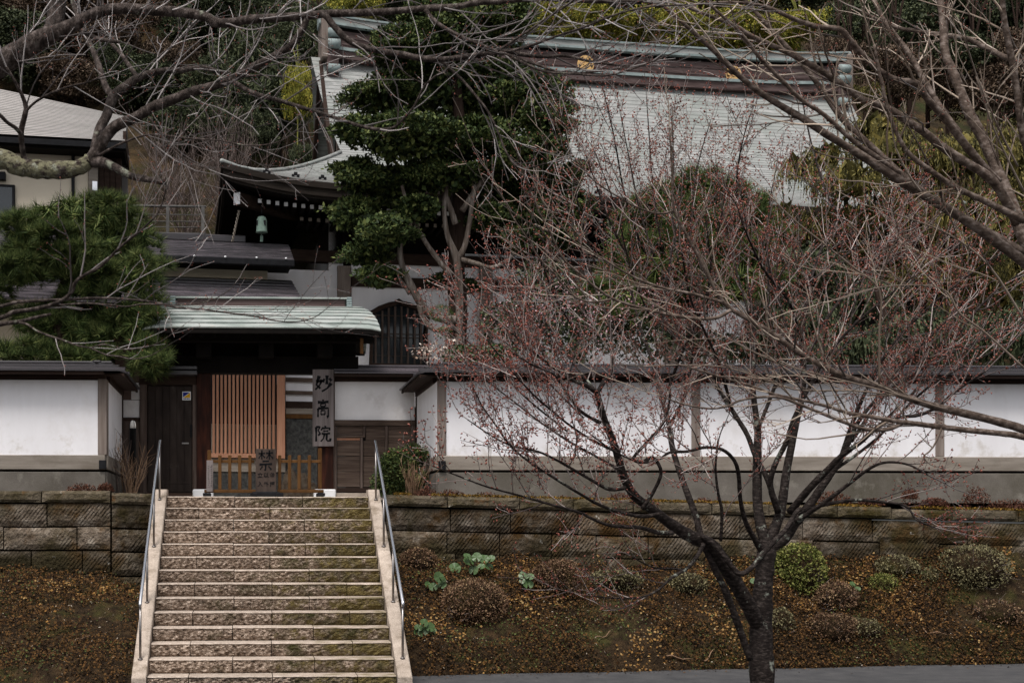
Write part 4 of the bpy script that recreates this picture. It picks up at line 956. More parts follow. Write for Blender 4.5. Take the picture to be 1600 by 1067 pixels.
# ------------------------------------------------------------------ vegetation helpers
def lmat(name, cols, rough=.6, island=.75, spec=.12, scale=1.5, contrast=(.15, .85)):
    m = pmat(name, cols, scale=scale, rough=rough, rand=.1, island=island, contrast=contrast, spec=spec, detail=3)
    return m
M['hinoki'] = lmat('hinoki_leaf', [(.008, .013, .005), (.024, .040, .013), (.06, .082, .025), (.14, .155, .05)], scale=3.2, island=.45, contrast=(.25, .75))
M['needle'] = lmat('pine_needle', [(.010, .018, .006), (.036, .06, .017), (.09, .125, .036), (.2, .22, .075)], scale=4.5, island=.4, contrast=(.28, .72))
M['needle2'] = lmat('young_pine_needle', [(.014, .025, .009), (.045, .07, .02), (.1, .13, .038), (.18, .2, .065)], scale=4, island=.4, contrast=(.28, .72))
M['weep'] = lmat('weeping_leaf', [(.018, .017, .006), (.058, .053, .016), (.125, .108, .032), (.23, .185, .055)], scale=2.6, island=.4, contrast=(.28, .72))
M['bamboo'] = lmat('bamboo_leaf', [(.05, .06, .01), (.13, .14, .02), (.26, .245, .04), (.38, .31, .055)])
M['ever'] = lmat('evergreen_leaf', [(.010, .015, .007), (.028, .037, .018), (.06, .072, .036), (.105, .117, .06)])
M['brownleaf'] = lmat('brown_conifer_leaf', [(.022, .014, .010), (.06, .04, .027), (.11, .075, .05), (.16, .115, .08)])
M['bankleaf'] = lmat('withered_ground_leaf', [(.006, .0036, .002), (.015, .0085, .0045), (.038, .019, .0075), (.115, .056, .018), (.03, .023, .008)], rough=.85, scale=2.2, island=.62)
M['bushgreen'] = lmat('green_bush_leaf', [(.03, .035, .008), (.085, .1, .022), (.17, .18, .05), (.24, .22, .07)])
M['bushbrown'] = lmat('brown_bush_leaf', [(.04, .022, .014), (.10, .055, .032), (.17, .10, .06), (.22, .15, .08)])
M['busholive'] = lmat('olive_bush_leaf', [(.03,.026,.014),(.09,.08,.04),(.16,.14,.075),(.24,.21,.11)])
M['round'] = lmat('round_green_leaf', [(.02, .045, .012), (.045, .085, .026), (.09, .14, .05)], rough=.4, spec=.3)
M['sedum'] = lmat('red_sedum_leaf', [(.035, .014, .009), (.09, .036, .022), (.15, .07, .045)])
M['moss'] = lmat('moss_tuft', [(.05, .035, .006), (.12, .07, .012), (.22, .12, .02)])
M['petal'] = lmat('pink_petal', [(.3, .13, .16), (.45, .25, .28), (.55, .4, .41)])
M['bud'] = lmat('red_bud', [(.09, .025, .018), (.21, .062, .046), (.35, .14, .105)], rough=.5)
M['bark'] = pmat('cherry_bark', [(.007, .0052, .0045), (.020, .0145, .0125), (.075, .06, .053)], 18, stretch=(1, 1, 2.6), rough=.7, bump=(.7, 40, .012, (1, 1, 2.5)), rand=.08, spec=.12, stains=[((.24, .25, .21), 6.5, .635, .03)])
M['bark_c'] = pmat('near_cherry_bark', [(.012, .009, .0075), (.042, .031, .026), (.14, .113, .102)], 22, stretch=(1.6, 1, 1), rough=.7, bump=(1.0, 45, .014, (2.2, 1, 1)), rand=.08, spec=.12, stains=[((.2, .205, .16), 8, .66, .03)])
M['bark_m'] = pmat('mossy_limb_bark', [(.012, .009, .0075), (.042, .031, .026), (.12, .1, .09)], 26, rough=.85, bump=(1.0, 40, .02), rand=.05, stains=[((.16, .15, .095), 16, .46, .05), ((.26, .26, .2), 30, .6, .04)])
M['bark_b'] = pmat('grey_cherry_bark', [(.03, .020, .015), (.095, .068, .053), (.23, .185, .16)], 18, stretch=(1, 1, 1.6), rough=.7, bump=(.6, 45, .01), rand=.12, spec=.15, stains=[((.27, .28, .25), 7, .7, .03)])
M['twig'] = lmat('dark_twig', [(.024, .016, .014), (.125, .088, .078), (.46, .385, .355)], rough=.38, island=.7, spec=.6)
M['twig_b'] = lmat('tan_twig', [(.03, .02, .015), (.13, .092, .066), (.4, .32, .25)], rough=.4, island=.7, spec=.6)
M['twig_c'] = lmat('grey_twig', [(.04, .03, .028), (.2, .17, .16), (.55, .5, .48)], rough=.38, island=.7, spec=.6)
M['twig_r'] = lmat('far_twig', [(.035, .024, .021), (.11, .08, .07), (.26, .21, .19)], rough=.7, island=.7)
M['pale_bark'] = pmat('pale_conifer_bark', [(.06, .045, .035), (.15, .12, .1), (.32, .28, .25)], 5, stretch=(3, 3, .35), rough=.85, bump=(.7, 20, .02, (2, 2, .3)), rand=.1)
M['dark_bark'] = pmat('dark_conifer_bark', [(.02, .012, .009), (.05, .033, .026)], 6, stretch=(3, 3, .3), rough=.9, bump=(.7, 20, .02, (2, 2, .3)), rand=.1)
M['deadstem'] = lmat('dead_stem', [(.09, .05, .028), (.19, .115, .07), (.3, .2, .13)], rough=.8)
M['culm'] = pmat('bamboo_culm', [(.12, .13, .03), (.24, .23, .06)], 3, rough=.5, rand=.1)

RS = np.random.RandomState(3)
def unit(n, rs=RS):
    v = rs.normal(size=(n, 3)); return v / np.linalg.norm(v, axis=1, keepdims=True)
def norm(v): return v / np.maximum(np.linalg.norm(v, axis=1, keepdims=True), 1e-9)
def quads(c, a, b):                    # leaf quads: centre, half-length vector, half-width vector (kite)
    n = len(c); v = np.empty((n, 4, 3), dtype=np.float32)
    v[:, 0] = c - a; v[:, 1] = c - a * .1 + b; v[:, 2] = c + a; v[:, 3] = c - a * .1 - b
    return v.reshape(-1, 3), np.arange(n * 4).reshape(n, 4)
def leafset(c, d, size, aspect=.5, spread=.6, rs=RS, jit=.25):
    n = len(c); a = norm(d + rs.normal(size=(n, 3)) * spread); b = norm(np.cross(a, unit(n, rs)))
    s = size * (1 + rs.uniform(-jit, jit, size=(n, 1)) * 1.6)
    return quads(c, a * s * .5, b * s * .5 * aspect)
def blob_pts(blobs, n, rs=RS, shell=.55, up=.0):
    """points spread over ellipsoids (cx,cy,cz,rx,ry,rz): returns points and outward directions"""
    vol = np.array([(b[3] * b[5]) for b in blobs]); cnt = rs.multinomial(n, vol / vol.sum()); P = []; D = []
    for b, k in zip(blobs, cnt):
        u = unit(k, rs)
        if up: u[:, 2] = np.where(rs.rand(k) < up, np.abs(u[:, 2]), u[:, 2])
        r = (shell + (1 - shell) * rs.rand(k, 1) ** .6)
        P.append(np.array(b[:3]) + u * r * np.array(b[3:])); D.append(norm(u / np.array(b[3:])))
    return np.concatenate(P), np.concatenate(D)
def pxblobs(lst, d, dj=.8, rs=RS, dep=1.0):
    out = []
    for x, y, rx, ry in lst:
        dd = d + rs.uniform(-dj, dj); c = atd(x, y, dd)
        out.append((c.x, c.y, c.z, pxr(rx, dd), max(pxr(min(rx, ry * 1.4), dd) * dep, .15), pxr(ry, dd)))
    return out
def clumps(P, D, k, rad_, rs=RS):      # k points round every clump centre
    n = len(P); q = np.repeat(P, k, 0) + rs.normal(size=(n * k, 3)) * rad_; return q, np.repeat(D, k, 0)
def needles(P, D, k, L, w, rs=RS, droop=0):
    n = len(P); c = np.repeat(P, k, 0); d = norm(np.repeat(D, k, 0) * .9 + unit(n * k, rs) * .85); d[:, 2] -= droop; d = norm(d)
    L_ = L * rs.uniform(.65, 1.15, size=(n * k, 1)); b = norm(np.cross(d, unit(n * k, rs))) * w
    v = np.empty((n * k, 3, 3), dtype=np.float32); v[:, 0] = c + b; v[:, 1] = c - b; v[:, 2] = c + d * L_
    return v.reshape(-1, 3), np.arange(n * k * 3).reshape(n * k, 3)
def cat(parts):
    V = []; Fs = []; o = 0
    for v, f in parts: V.append(v); Fs.append(f + o); o += len(v)
    return np.concatenate(V), np.concatenate(Fs)
def crom(pts, n=4):
    P = [Vector(p) for p in pts]; out = []
    for i in range(len(P) - 1):
        p0 = P[max(i - 1, 0)]; p1 = P[i]; p2 = P[i + 1]; p3 = P[min(i + 2, len(P) - 1)]
        for k in range(n):
            t = k / n; out.append(.5 * ((2 * p1) + (p2 - p0) * t + (2 * p0 - 5 * p1 + 4 * p2 - p3) * t * t + (3 * p1 - p0 - 3 * p2 + p3) * t ** 3))
    out.append(P[-1]); return out

# fast three-sided twigs gathered into one mesh
class Twigs:
    def __init__(s, rng): s.V = []; s.F = []; s.n = 0; s.rng = rng; s.spurs = []
    def tube(s, pts, r0, r1, k=3):
        n = len(pts); base = s.n; prev = None
        for i, p in enumerate(pts):
            t = pts[min(i + 1, n - 1)] - pts[max(i - 1, 0)]
            if prev is None: prev = t.orthogonal().normalized() if t.length > 0 else Vector((1, 0, 0))
            tn = t.normalized(); u = prev - tn * prev.dot(tn)
            u = u.normalized() if u.length > 1e-6 else tn.orthogonal().normalized()
            prev = u; w = tn.cross(u); r = r0 + (r1 - r0) * i / (n - 1)
            for q in range(k):
                a = 2 * math.pi * q / k; s.V.append(p + u * (math.cos(a) * r) + w * (math.sin(a) * r))
        for i in range(n - 1):
            for q in range(k):
                q2 = (q + 1) % k; s.F.append((base + i * k + q, base + i * k + q2, base + (i + 1) * k + q2, base + (i + 1) * k + q))
        s.n += n * k
    def grow(s, p, d, L, r, lvl, cfg):
        rng = s.rng; n = max(3, min(10, int(L / cfg['seg']))); pts = [p.copy()]; d = d.normalized(); st = L / n
        for i in range(n):
            d = (d + Vector((rng.gauss(0, 1), rng.gauss(0, 1), rng.gauss(0, 1))) * cfg['wob'] + Vector((0, 0, cfg['up']))).normalized()
            pts.append(pts[-1] + d * st)
        s.tube(pts, r, max(cfg['rmin'], r * .45))
        if lvl > 0:
            m = max(1, int(L / cfg['space'][lvl] * rng.uniform(.7, 1.2)))
            for _ in range(m):
                f = rng.uniform(.12, .97) * n; i = min(int(f), n - 1); q = pts[i].lerp(pts[i + 1], f - i); t = (pts[i + 1] - pts[i]).normalized()
                s.child(q, t, L * rng.uniform(*cfg['ratio']) * (1.1 - .5 * f / n), max(cfg['rmin'], r * .55), lvl - 1, cfg)
        if lvl <= cfg.get('budlvl', 1): 
            sp_ = cfg['bud']; x = sp_ * rng.random()
            while sp_ > 0 and x < L:
                f = x / st; i = min(int(f), n - 1); q = pts[i].lerp(pts[i + 1], f - i); s.spurs.append((q, (pts[i + 1] - pts[i]).normalized())); x += sp_ * rng.uniform(.6, 1.5)
            s.spurs.append((pts[-1], d))
    def child(s, q, t, L, r, lvl, cfg):
        rng = s.rng; a = rng.uniform(*cfg['ang']); o = Vector((rng.gauss(0, 1), rng.gauss(0, 1) * cfg.get('flat', 1), rng.gauss(0, 1) + cfg['lift'])); o = o - t * o.dot(t)
        if o.length < 1e-4: return
        d = t * math.cos(a) + o.normalized() * math.sin(a)
        s.grow(q, d, L, r, lvl, cfg)
    def mesh(s, name, mat, parent):
        return rawmesh(name, np.array([tuple(v) for v in s.V], dtype=np.float32), np.array(s.F, dtype=np.int32), mat, parent, kind='stuff')
    def buds(s, name, mat, parent, size, per=2, spur=.02):
        rng = s.rng; V = []; F_ = []
        for q, t in s.spurs:
            o = Vector((rng.gauss(0, 1), rng.gauss(0, 1), rng.gauss(0, 1) + .3)); o = (o - t * o.dot(t) * .7).normalized(); e = q + o * spur * rng.uniform(.4, 1.4)
            for k in range(per if rng.random() < .75 else 1):
                dd = (o + Vector((rng.gauss(0, .6), rng.gauss(0, .6), rng.gauss(0, .6)))).normalized(); u = dd.orthogonal().normalized(); w = dd.cross(u); L = size * rng.uniform(.7, 1.35); r = L * .3; b = len(V)
                V += [e - dd * L * .15, e + dd * L * .4 + u * r, e + dd * L * .4 - u * r * .5 + w * r * .87, e + dd * L * .4 - u * r * .5 - w * r * .87, e + dd * L]
                F_ += [(b, b + 1, b + 2), (b, b + 2, b + 3), (b, b + 3, b + 1), (b + 4, b + 2, b + 1), (b + 4, b + 3, b + 2), (b + 4, b + 1, b + 3)]
        return rawmesh(name, np.array([tuple(v) for v in V], dtype=np.float32), np.array(F_, dtype=np.int32), mat, parent, kind='stuff')
class BareTree:
    def __init__(s, name, label, cat_, base, bark, seed, group=None):
        s.o = thing(name, label, cat_, base, group); s.bark = bark; s.rng = random.Random(seed); s.tw = Twigs(s.rng); s.limbs = []; s.k = 1.0
    def limb(s, px, d0, d1, name='limb', n=4, sides=8, mat=None, twig=True, knob=.06, t0=.15, lvl=None):
        """px: list of (x, y, radius) in photograph pixels, d0..d1 distances along the view axis"""
        L = [0]
        for a, b in zip(px[:-1], px[1:]): L.append(L[-1] + math.hypot(b[0] - a[0], b[1] - a[1]))
        P = []; R = []
        for q, l in zip(px, L):
            d = d0 + (d1 - d0) * l / L[-1]; P.append(atd(q[0], q[1], d)); R.append(pxr(q[2] * s.k, d))
        pts = crom(P, n); rs_ = []
        for i in range(len(pts)):
            f = i / n; k = min(int(f), len(R) - 2); rs_.append((R[k] + (R[k + 1] - R[k]) * (f - k)) * (1 + s.rng.uniform(-knob, knob)))
        mb = MB(); mb.tube(pts, rs_, sides); o = mb.build(name, mat or s.bark, s.o, fix=False)
        if twig: s.limbs.append((pts, rs_, t0, lvl))
        return pts, rs_
    def twigs(s, cfg, every0, lmin, lmax, lvl0=2):
        rng = s.rng
        for pts, rs_, t0, lv in s.limbs:
            lvl = lvl0 if lv is None else lv
            seg = [(pts[i + 1] - pts[i]).length for i in range(len(pts) - 1)]; tot = sum(seg); every = every0 * (1 if lvl > 0 else 1.6); x = tot * t0 + rng.uniform(0, every)
            while x < tot:
                acc = 0
                for i, l in enumerate(seg):
                    if acc + l >= x: break
                    acc += l
                f = (x - acc) / max(l, 1e-6); q = pts[i].lerp(pts[i + 1], f); t = (pts[i + 1] - pts[i]).normalized(); r = rs_[i]
                fr = x / tot
                s.tw.child(q, t, rng.uniform(lmin, lmax) * (1.15 - .5 * fr) * (1 if lvl > 0 else .6), min(r * .6, cfg['r0']), lvl, cfg); x += every * rng.uniform(.6, 1.5)
            s.tw.grow(pts[-1], pts[-1] - pts[-2], rng.uniform(lmin, lmax) * (.8 if lvl > 0 else .25), min(rs_[-1], cfg['r0']), lvl, cfg)

# ------------------------------------------------------------------ cherry tree beside the road (trunk in the picture)
A = BareTree('cherry_tree', 'bare cherry tree with red buds and a dark forked trunk at the road edge', 'tree', atd(1192, 1130, 15), M['bark'], 5)
D = 15.0; A.k = .88
A.limb([(1192, 1140, 27), (1191, 1067, 22), (1189, 1010, 21), (1190, 960, 19), (1193, 910, 16.5), (1197, 870, 16), (1199, 845, 15)], D, D, 'trunk', sides=14, twig=False, n=6)
A.limb([(1188, 985, 12), (1172, 950, 14), (1152, 915, 14), (1131, 880, 14), (1110, 852, 13), (1080, 838, 11.5), (1048, 818, 9.5), (1015, 793, 8.5), (990, 773, 8), (975, 745, 7.3), (965, 712, 6.7), (955, 682, 6.2), (943, 650, 5.6), (933, 614, 5)], D, 13.6, sides=12, t0=.5)
A.limb([(1172, 1030, 6), (1160, 995, 6.5), (1146, 955, 6.5), (1130, 915, 6), (1112, 878, 5.5), (1099, 852, 5)], 14.8, 14.5, twig=False)
A.limb([(933, 614, 4.6), (915, 602, 4), (895, 594, 3.3), (870, 578, 2.7), (840, 556, 2.2), (800, 520, 1.8)], 13.6, 13.0)
A.limb([(933, 614, 4.4), (944, 596, 4), (955, 580, 3.2), (958, 550, 2.6), (950, 500, 2.2), (930, 450, 1.8)], 13.6, 14.0)
A.limb([(1199, 850, 11), (1190, 826, 9.5), (1184, 790, 8.6), (1183, 750, 8), (1183, 710, 7), (1184, 672, 6), (1180, 640, 5), (1176, 590, 4), (1180, 530, 3), (1170, 450, 2.2)], D, 15.8, sides=10, t0=.35)
A.limb([(1199, 848, 11), (1208, 830, 10), (1218, 805, 9), (1224, 772, 8), (1229, 735, 7.5), (1237, 695, 6.8), (1246, 650, 6), (1254, 615, 5.4), (1256, 570, 4.6), (1252, 530, 4.2), (1258, 490, 3.8), (1266, 440, 3.4), (1280, 398, 3), (1298, 358, 2.7), (1312, 340, 2.3), (1296, 312, 2), (1283, 278, 1.8), (1268, 226, 1.5), (1255, 165, 1.1)], D, 16.2, sides=10, t0=.3)
A.limb([(1216, 800, 6), (1204, 760, 5), (1210, 728, 5), (1228, 692, 4.6), (1240, 655, 4), (1262, 610, 3.4), (1290, 560, 2.8), (1330, 512, 2.4), (1378, 470, 2), (1430, 430, 1.6)], D, 14.0, t0=.3)
A.limb([(1201, 855, 11), (1222, 845, 10), (1242, 818, 9), (1264, 790, 8), (1283, 762, 7), (1301, 736, 6.2), (1314, 716, 5.4), (1330, 682, 4.4), (1343, 656, 3.6), (1380, 610, 3), (1420, 560, 2.4), (1480, 500, 1.9)], D, 14.4, sides=10, t0=.35)
A.limb([(1234, 800, 7), (1264, 764, 6.6), (1294, 733, 6), (1318, 709, 5), (1346, 690, 4.3), (1374, 664, 3.8), (1406, 652, 3.2), (1438, 648, 3), (1470, 632, 2.6), (1490, 614, 2.2), (1540, 580, 1.7)], 14.8, 13.2, t0=.4)
A.limb([(1243, 815, 5.5), (1270, 797, 4.6), (1300, 776, 4), (1330, 753, 3.4), (1360, 731, 2.8), (1386, 722, 2.3), (1420, 726, 1.9), (1450, 742, 1.5)], 14.7, 13.6, t0=.4)
A.limb([(1250, 805, 4.4), (1275, 792, 3.8), (1305, 785, 3.3), (1339, 781, 2.9), (1375, 784, 2.4), (1415, 790, 2), (1432, 812, 1.6), (1462, 824, 1.2)], 14.8, 13.8, t0=.45)
A.limb([(1252, 795, 4), (1244, 800, 4.4), (1230, 824, 4.6), (1212, 843, 4.8), (1189, 868, 5), (1173, 888, 5), (1157, 896, 5.2), (1146, 888, 5), (1133, 871, 4.8), (1117, 852, 4.6), (1096, 838, 4)], 14.5, 14.4, twig=False, n=6)
A.limb([(1190, 860, 6), (1179, 842, 5), (1165, 815, 4.4), (1157, 782, 4), (1154, 742, 3.8), (1147, 719, 3.4), (1128, 702, 3), (1100, 699, 2.8), (1075, 705, 2.6), (1046, 707, 2.4), (1028, 718, 2.2), (1000, 722, 2), (960, 705, 1.6), (925, 680, 1.3)], 14.9, 13.2, t0=.4)
A.limb([(1213, 790, 6), (1208, 775, 5.6), (1198, 746, 5), (1180, 712, 4.6), (1168, 680, 4.4), (1153, 655, 4.2), (1137, 630, 4), (1118, 600, 3.6), (1100, 578, 3.2), (1075, 545, 2.8), (1040, 500, 2.2), (1000, 440, 1.8)], 15, 15.9, t0=.3)
A.limb([(1096, 842, 6), (1087, 806, 6), (1073, 768, 5.8), (1063, 740, 5.5), (1051, 701, 5.2), (1045, 662, 4.8), (1036, 629, 4.2), (1027, 600, 3.6), (1018, 560, 3), (1000, 510, 2.5), (985, 450, 2)], 14.5, 15.4, t0=.3)
A.limb([(1046, 664, 3.4), (1060, 640, 3), (1072, 610, 2.5), (1080, 570, 2.1), (1085, 520, 1.7)], 15.2, 14.8)
A.limb([(1003, 795, 4), (1020, 770, 3.2), (1033, 738, 3.2), (1020, 715, 3.4), (1003, 722, 3.2), (990, 715, 3), (1012, 690, 2.8), (1034, 664, 2.6), (1044, 640, 2.2), (1048, 600, 1.8)], 14, 13.6, t0=.5)
A.limb([(1050, 832, 4.4), (1030, 832, 4), (1000, 824, 3.6), (955, 821, 3.1), (925, 810, 2.8), (904, 800, 2.5), (850, 785, 2.1), (808, 773, 1.9), (760, 760, 1.6), (715, 743, 1.4), (676, 728, 1)], 14, 12.4, t0=.35)
A.limb([(1030, 803, 4), (1010, 806, 3.6), (985, 804, 3.2), (940, 790, 3), (904, 770, 2.7), (865, 746, 2.4), (832, 725, 2.2), (799, 698, 1.9), (775, 665, 1.6), (754, 635, 1.3), (739, 605, 1)], 13.8, 12.6, t0=.25)
A.limb([(977, 762, 3.8), (952, 764, 3.4), (928, 752, 3), (895, 733, 2.7), (874, 721, 2.4), (840, 705, 2), (802, 697, 1.7), (770, 682, 1.4), (730, 655, 1)], 13.6, 12.8, t0=.2)
A.limb([(938, 660, 3.6), (920, 651, 3.2), (902, 637, 2.8), (880, 605, 2.4), (865, 585, 2), (832, 570, 1.7), (790, 545, 1.3)], 13.5, 12.7, t0=.2)
A.limb([(962, 705, 2.8), (930, 690, 2.5), (895, 668, 2.2), (860, 640, 2), (832, 615, 1.7), (800, 580, 1.4), (760, 530, 1)], 13.6, 12.6, t0=.2)
A.limb([(970, 735, 2.6), (935, 715, 2.3), (890, 690, 2), (845, 660, 1.7), (800, 625, 1.4), (760, 595, 1.1), (720, 560, .9)], 13.6, 14.2, t0=.2)
A.limb([(1099, 850, 4.2), (1089, 869, 3.8), (1073, 888, 3.2), (1051, 901, 2.9), (1027, 922, 2.3), (1000, 933, 2), (960, 934, 1.5), (920, 930, 1)], 14.4, 13.6, t0=.35, lvl=1)
A.limb([(1068, 890, 2.2), (1050, 888, 1.9), (1020, 886, 1.6), (985, 868, 1.2)], 14.3, 13.8, t0=.3, lvl=1)
A.limb([(1126, 845, 3), (1128, 800, 3), (1122, 770, 2.6), (1118, 730, 2.2), (1122, 690, 1.8)], 14.5, 14.2)
for L_ in ([(1312, 720, 4), (1340, 640, 3.4), (1380, 560, 2.8), (1430, 500, 2.3), (1500, 440, 1.8), (1580, 385, 1.3)], [(1330, 690, 3.6), (1390, 610, 3), (1480, 555, 2.4), (1560, 520, 1.9), (1620, 500, 1.3)], [(1256, 570, 3.4), (1300, 485, 3), (1360, 425, 2.5), (1420, 385, 2), (1468, 335, 1.4)],
           [(1252, 532, 3.2), (1232, 470, 2.7), (1192, 420, 2.2), (1160, 350, 1.5)], [(1300, 737, 3.4), (1370, 685, 2.8), (1450, 605, 2.3), (1560, 545, 1.6)], [(1184, 672, 3.6), (1212, 600, 3.1), (1232, 540, 2.6), (1214, 460, 2), (1188, 380, 1.4)],
           [(1037, 630, 3), (1062, 560, 2.6), (1090, 500, 2.2), (1110, 430, 1.7), (1105, 360, 1.2)], [(1345, 690, 3), (1440, 600, 2.5), (1530, 480, 2), (1590, 430, 1.4)], [(1266, 440, 2.8), (1320, 400, 2.3), (1380, 350, 1.8), (1420, 310, 1.2)], [(1144, 640, 3), (1120, 560, 2.6), (1080, 470, 2.1), (1065, 390, 1.4)]):
    A.limb(L_, 15 + A.rng.uniform(-.4, .4), 15 + A.rng.uniform(-1.6, 1.6), sides=6, t0=.12)
whips = [(975, 300, 940, 130), (1023, 320, 1010, 150), (1051, 335, 1048, 170), (1152, 270, 1172, 180), (905, 330, 862, 130), (1000, 330, 968, 170), (950, 340, 905, 215), (1080, 340, 1110, 190), (985, 420, 930, 240),
         (870, 470, 800, 330), (840, 500, 770, 380), (1110, 420, 1140, 260), (1200, 430, 1215, 250), (1340, 460, 1390, 330), (1420, 450, 1500, 340), (1500, 480, 1560, 400), (930, 450, 880, 300), (1150, 420, 1120, 250), (1040, 450, 1070, 260), (890, 560, 800, 430), (850, 590, 730, 450), (820, 620, 690, 500)]
for x0, y0, x1, y1 in whips:
    xm, ym = (x0 + x1) / 2 + A.rng.uniform(-8, 8), (y0 + y1) / 2
    A.limb([(x0 + (x0 - x1) * .45 + 8, y0 + (y0 - y1) * .45, 1.9), (x0, y0, 1.7), (xm, ym, 1.3), (x1, y1, .7)], 15 + A.rng.uniform(-.8, .8), 15 + A.rng.uniform(-1, 1), sides=5, t0=.1, lvl=1)
cfgA = dict(seg=.09, wob=.105, up=.05, rmin=.0022, space={2: .13, 1: .11}, ratio=(.3, .62), ang=(.35, .9), lift=.55, flat=.8, bud=.075, budlvl=2, r0=.008)
A.twigs(cfgA, .15, .4, 1.05, 2)
A.tw.mesh('twigs', M['twig'], A.o); A.tw.buds('buds', M['bud'], A.o, .0225, 2, .024)

# ------------------------------------------------------------------ cherry tree reaching in from the right
B = BareTree('cherry_tree', 'grey barked bare tree whose long limbs rake in from the right edge', 'tree', atd(1830, 1242, 11), M['bark_b'], 8)
B.limb([(1830, 1260, 52), (1815, 1050, 42), (1800, 850, 38), (1775, 680, 34), (1745, 570, 27)], 11, 11, 'trunk', sides=14, twig=False)
B.limb([(1745, 575, 20), (1680, 480, 15), (1615, 400, 11), (1580, 318, 9.5), (1560, 272, 9), (1540, 225, 8.4), (1513, 174, 7.8), (1492, 120, 7), (1477, 84, 6.4), (1474, 39, 6), (1468, -10, 5.4), (1460, -90, 4)], 11, 11.6, sides=10, t0=.4)
B.limb([(1590, 350, 8), (1564, 300, 7.4), (1540, 273, 7), (1507, 253, 6.8), (1474, 231, 6.5), (1444, 207, 6.3), (1420, 191, 6.2), (1384, 168, 5.8), (1348, 156, 5.4), (1327, 141, 5), (1288, 114, 4.6), (1249, 92, 4.3), (1219, 77, 4), (1174, 57, 3.6), (1150, 42, 3.2), (1100, 22, 2.6), (1040, 0, 2)], 11, 10.2, t0=.3)
B.limb([(1745, 560, 15), (1660, 460, 10), (1600, 410, 8.5), (1560, 380, 8), (1510, 345, 7.6), (1465, 318, 7.2), (1420, 291, 7), (1378, 264, 6.6), (1336, 237, 6.2), (1291, 210, 5.8), (1255, 186, 5.4), (1219, 165, 5), (1186, 144, 4.6), (1153, 117, 4.2), (1120, 84, 3.8), (1080, 48, 3), (1030, 5, 2.3)], 11, 10, t0=.35)
B.limb([(1600, 396, 7), (1540, 360, 6.4), (1490, 335, 6.2), (1450, 308, 6), (1405, 270, 5.6), (1360, 228, 5.2), (1330, 201, 5), (1309, 177, 4.8), (1282, 138, 4.5), (1255, 102, 4.2), (1225, 69, 3.8), (1195, 36, 3.4), (1168, 5, 3), (1130, -40, 2)], 11, 11.2, t0=.3)
B.limb([(1405, 272, 4.6), (1370, 246, 4), (1335, 222, 3.8), (1288, 180, 3.5), (1252, 156, 3.3), (1222, 126, 3.1), (1189, 93, 2.9), (1156, 51, 2.6), (1120, 18, 2.2), (1080, -20, 1.6)], 10.6, 9.8, t0=.2)
B.limb([(1560, 285, 6), (1537, 261, 6), (1507, 225, 5.8), (1477, 186, 5.5), (1450, 156, 5.2), (1432, 131, 5), (1405, 126, 4.8), (1381, 116, 4.7), (1351, 90, 4.6), (1327, 62, 4.4), (1312, 46, 4.3), (1276, 42, 4.1), (1240, 30, 3.6), (1195, 11, 3), (1140, 4, 2.3), (1080, 8, 1.6)], 11, 10, t0=.3)
B.limb([(1500, 210, 5), (1471, 171, 4.8), (1444, 126, 4.5), (1420, 84, 4.2), (1399, 57, 4), (1378, 27, 3.7), (1362, -10, 3)], 11.2, 11.6, t0=.2)
B.limb([(1700, 480, 8), (1640, 330, 6), (1600, 219, 5.4), (1590, 150, 5), (1582, 99, 5), (1570, 39, 4.6), (1564, -20, 4)], 10.8, 10.2, t0=.3)
B.limb([(1720, 260, 7), (1660, 160, 5), (1600, 102, 4.4), (1570, 90, 4.2), (1540, 75, 4), (1510, 61, 3.8), (1465, 54, 3.4), (1426, 48, 3), (1396, 42, 2.4), (1350, 20, 1.8)], 11.5, 12.4, t0=.3)
B.limb([(1600, 345, 6), (1540, 315, 5), (1495, 294, 4.6), (1450, 264, 4), (1420, 240, 3.5), (1405, 216, 3.1), (1390, 180, 2.8), (1375, 120, 2.3), (1366, 70, 1.8)], 10.6, 10.2, t0=.25)
B.limb([(1760, 740, 13), (1680, 700, 9), (1600, 671, 7), (1575, 663, 6.8), (1525, 650, 6.4), (1482, 640, 6), (1450, 632, 5.6), (1412, 619, 5.3), (1375, 604, 5.2), (1337, 594, 5.2), (1305, 582, 5), (1285, 571, 4.9), (1255, 556, 4.7), (1225, 535, 4.5), (1195, 514, 4.3), (1165, 496, 4.1), (1144, 484, 3.8), (1126, 467, 3.4), (1106, 430, 3.1), (1091, 400, 2.8), (1076, 373, 2.6), (1061, 346, 2.4), (1052, 320, 2.2), (1050, 260, 1.8), (1046, 200, 1.3)], 11, 10.2, t0=.35)
B.limb([(1141, 485, 3), (1121, 496, 2.9), (1091, 498, 2.8), (1052, 493, 2.6), (1016, 485, 2.5), (980, 475, 2.3), (956, 466, 2.2), (929, 448, 2.1), (905, 427, 2), (884, 409, 1.9), (872, 391, 1.8), (860, 364, 1.6), (842, 331, 1.4), (830, 300, 1)], 10.3, 9.6, t0=.1)
B.limb([(1130, 473, 2.6), (1085, 460, 2.4), (1040, 451, 2.2), (1004, 439, 2), (974, 424, 1.9), (950, 409, 1.7), (920, 391, 1.5), (896, 376, 1.3), (860, 330, 1)], 10.3, 9.9, t0=.1)
B.limb([(954, 468, 1.9), (926, 472, 1.8), (902, 466, 1.7), (884, 451, 1.6), (866, 427, 1.5), (842, 403, 1.4), (824, 373, 1.3), (800, 337, 1.1), (776, 289, .8)], 9.8, 9.4, t0=.1)
B.limb([(1052, 330, 1.8), (1030, 334, 1.6), (1000, 326, 1.5), (970, 310, 1.3), (930, 284, 1.1), (900, 250, .8)], 10.2, 9.8, t0=.1)
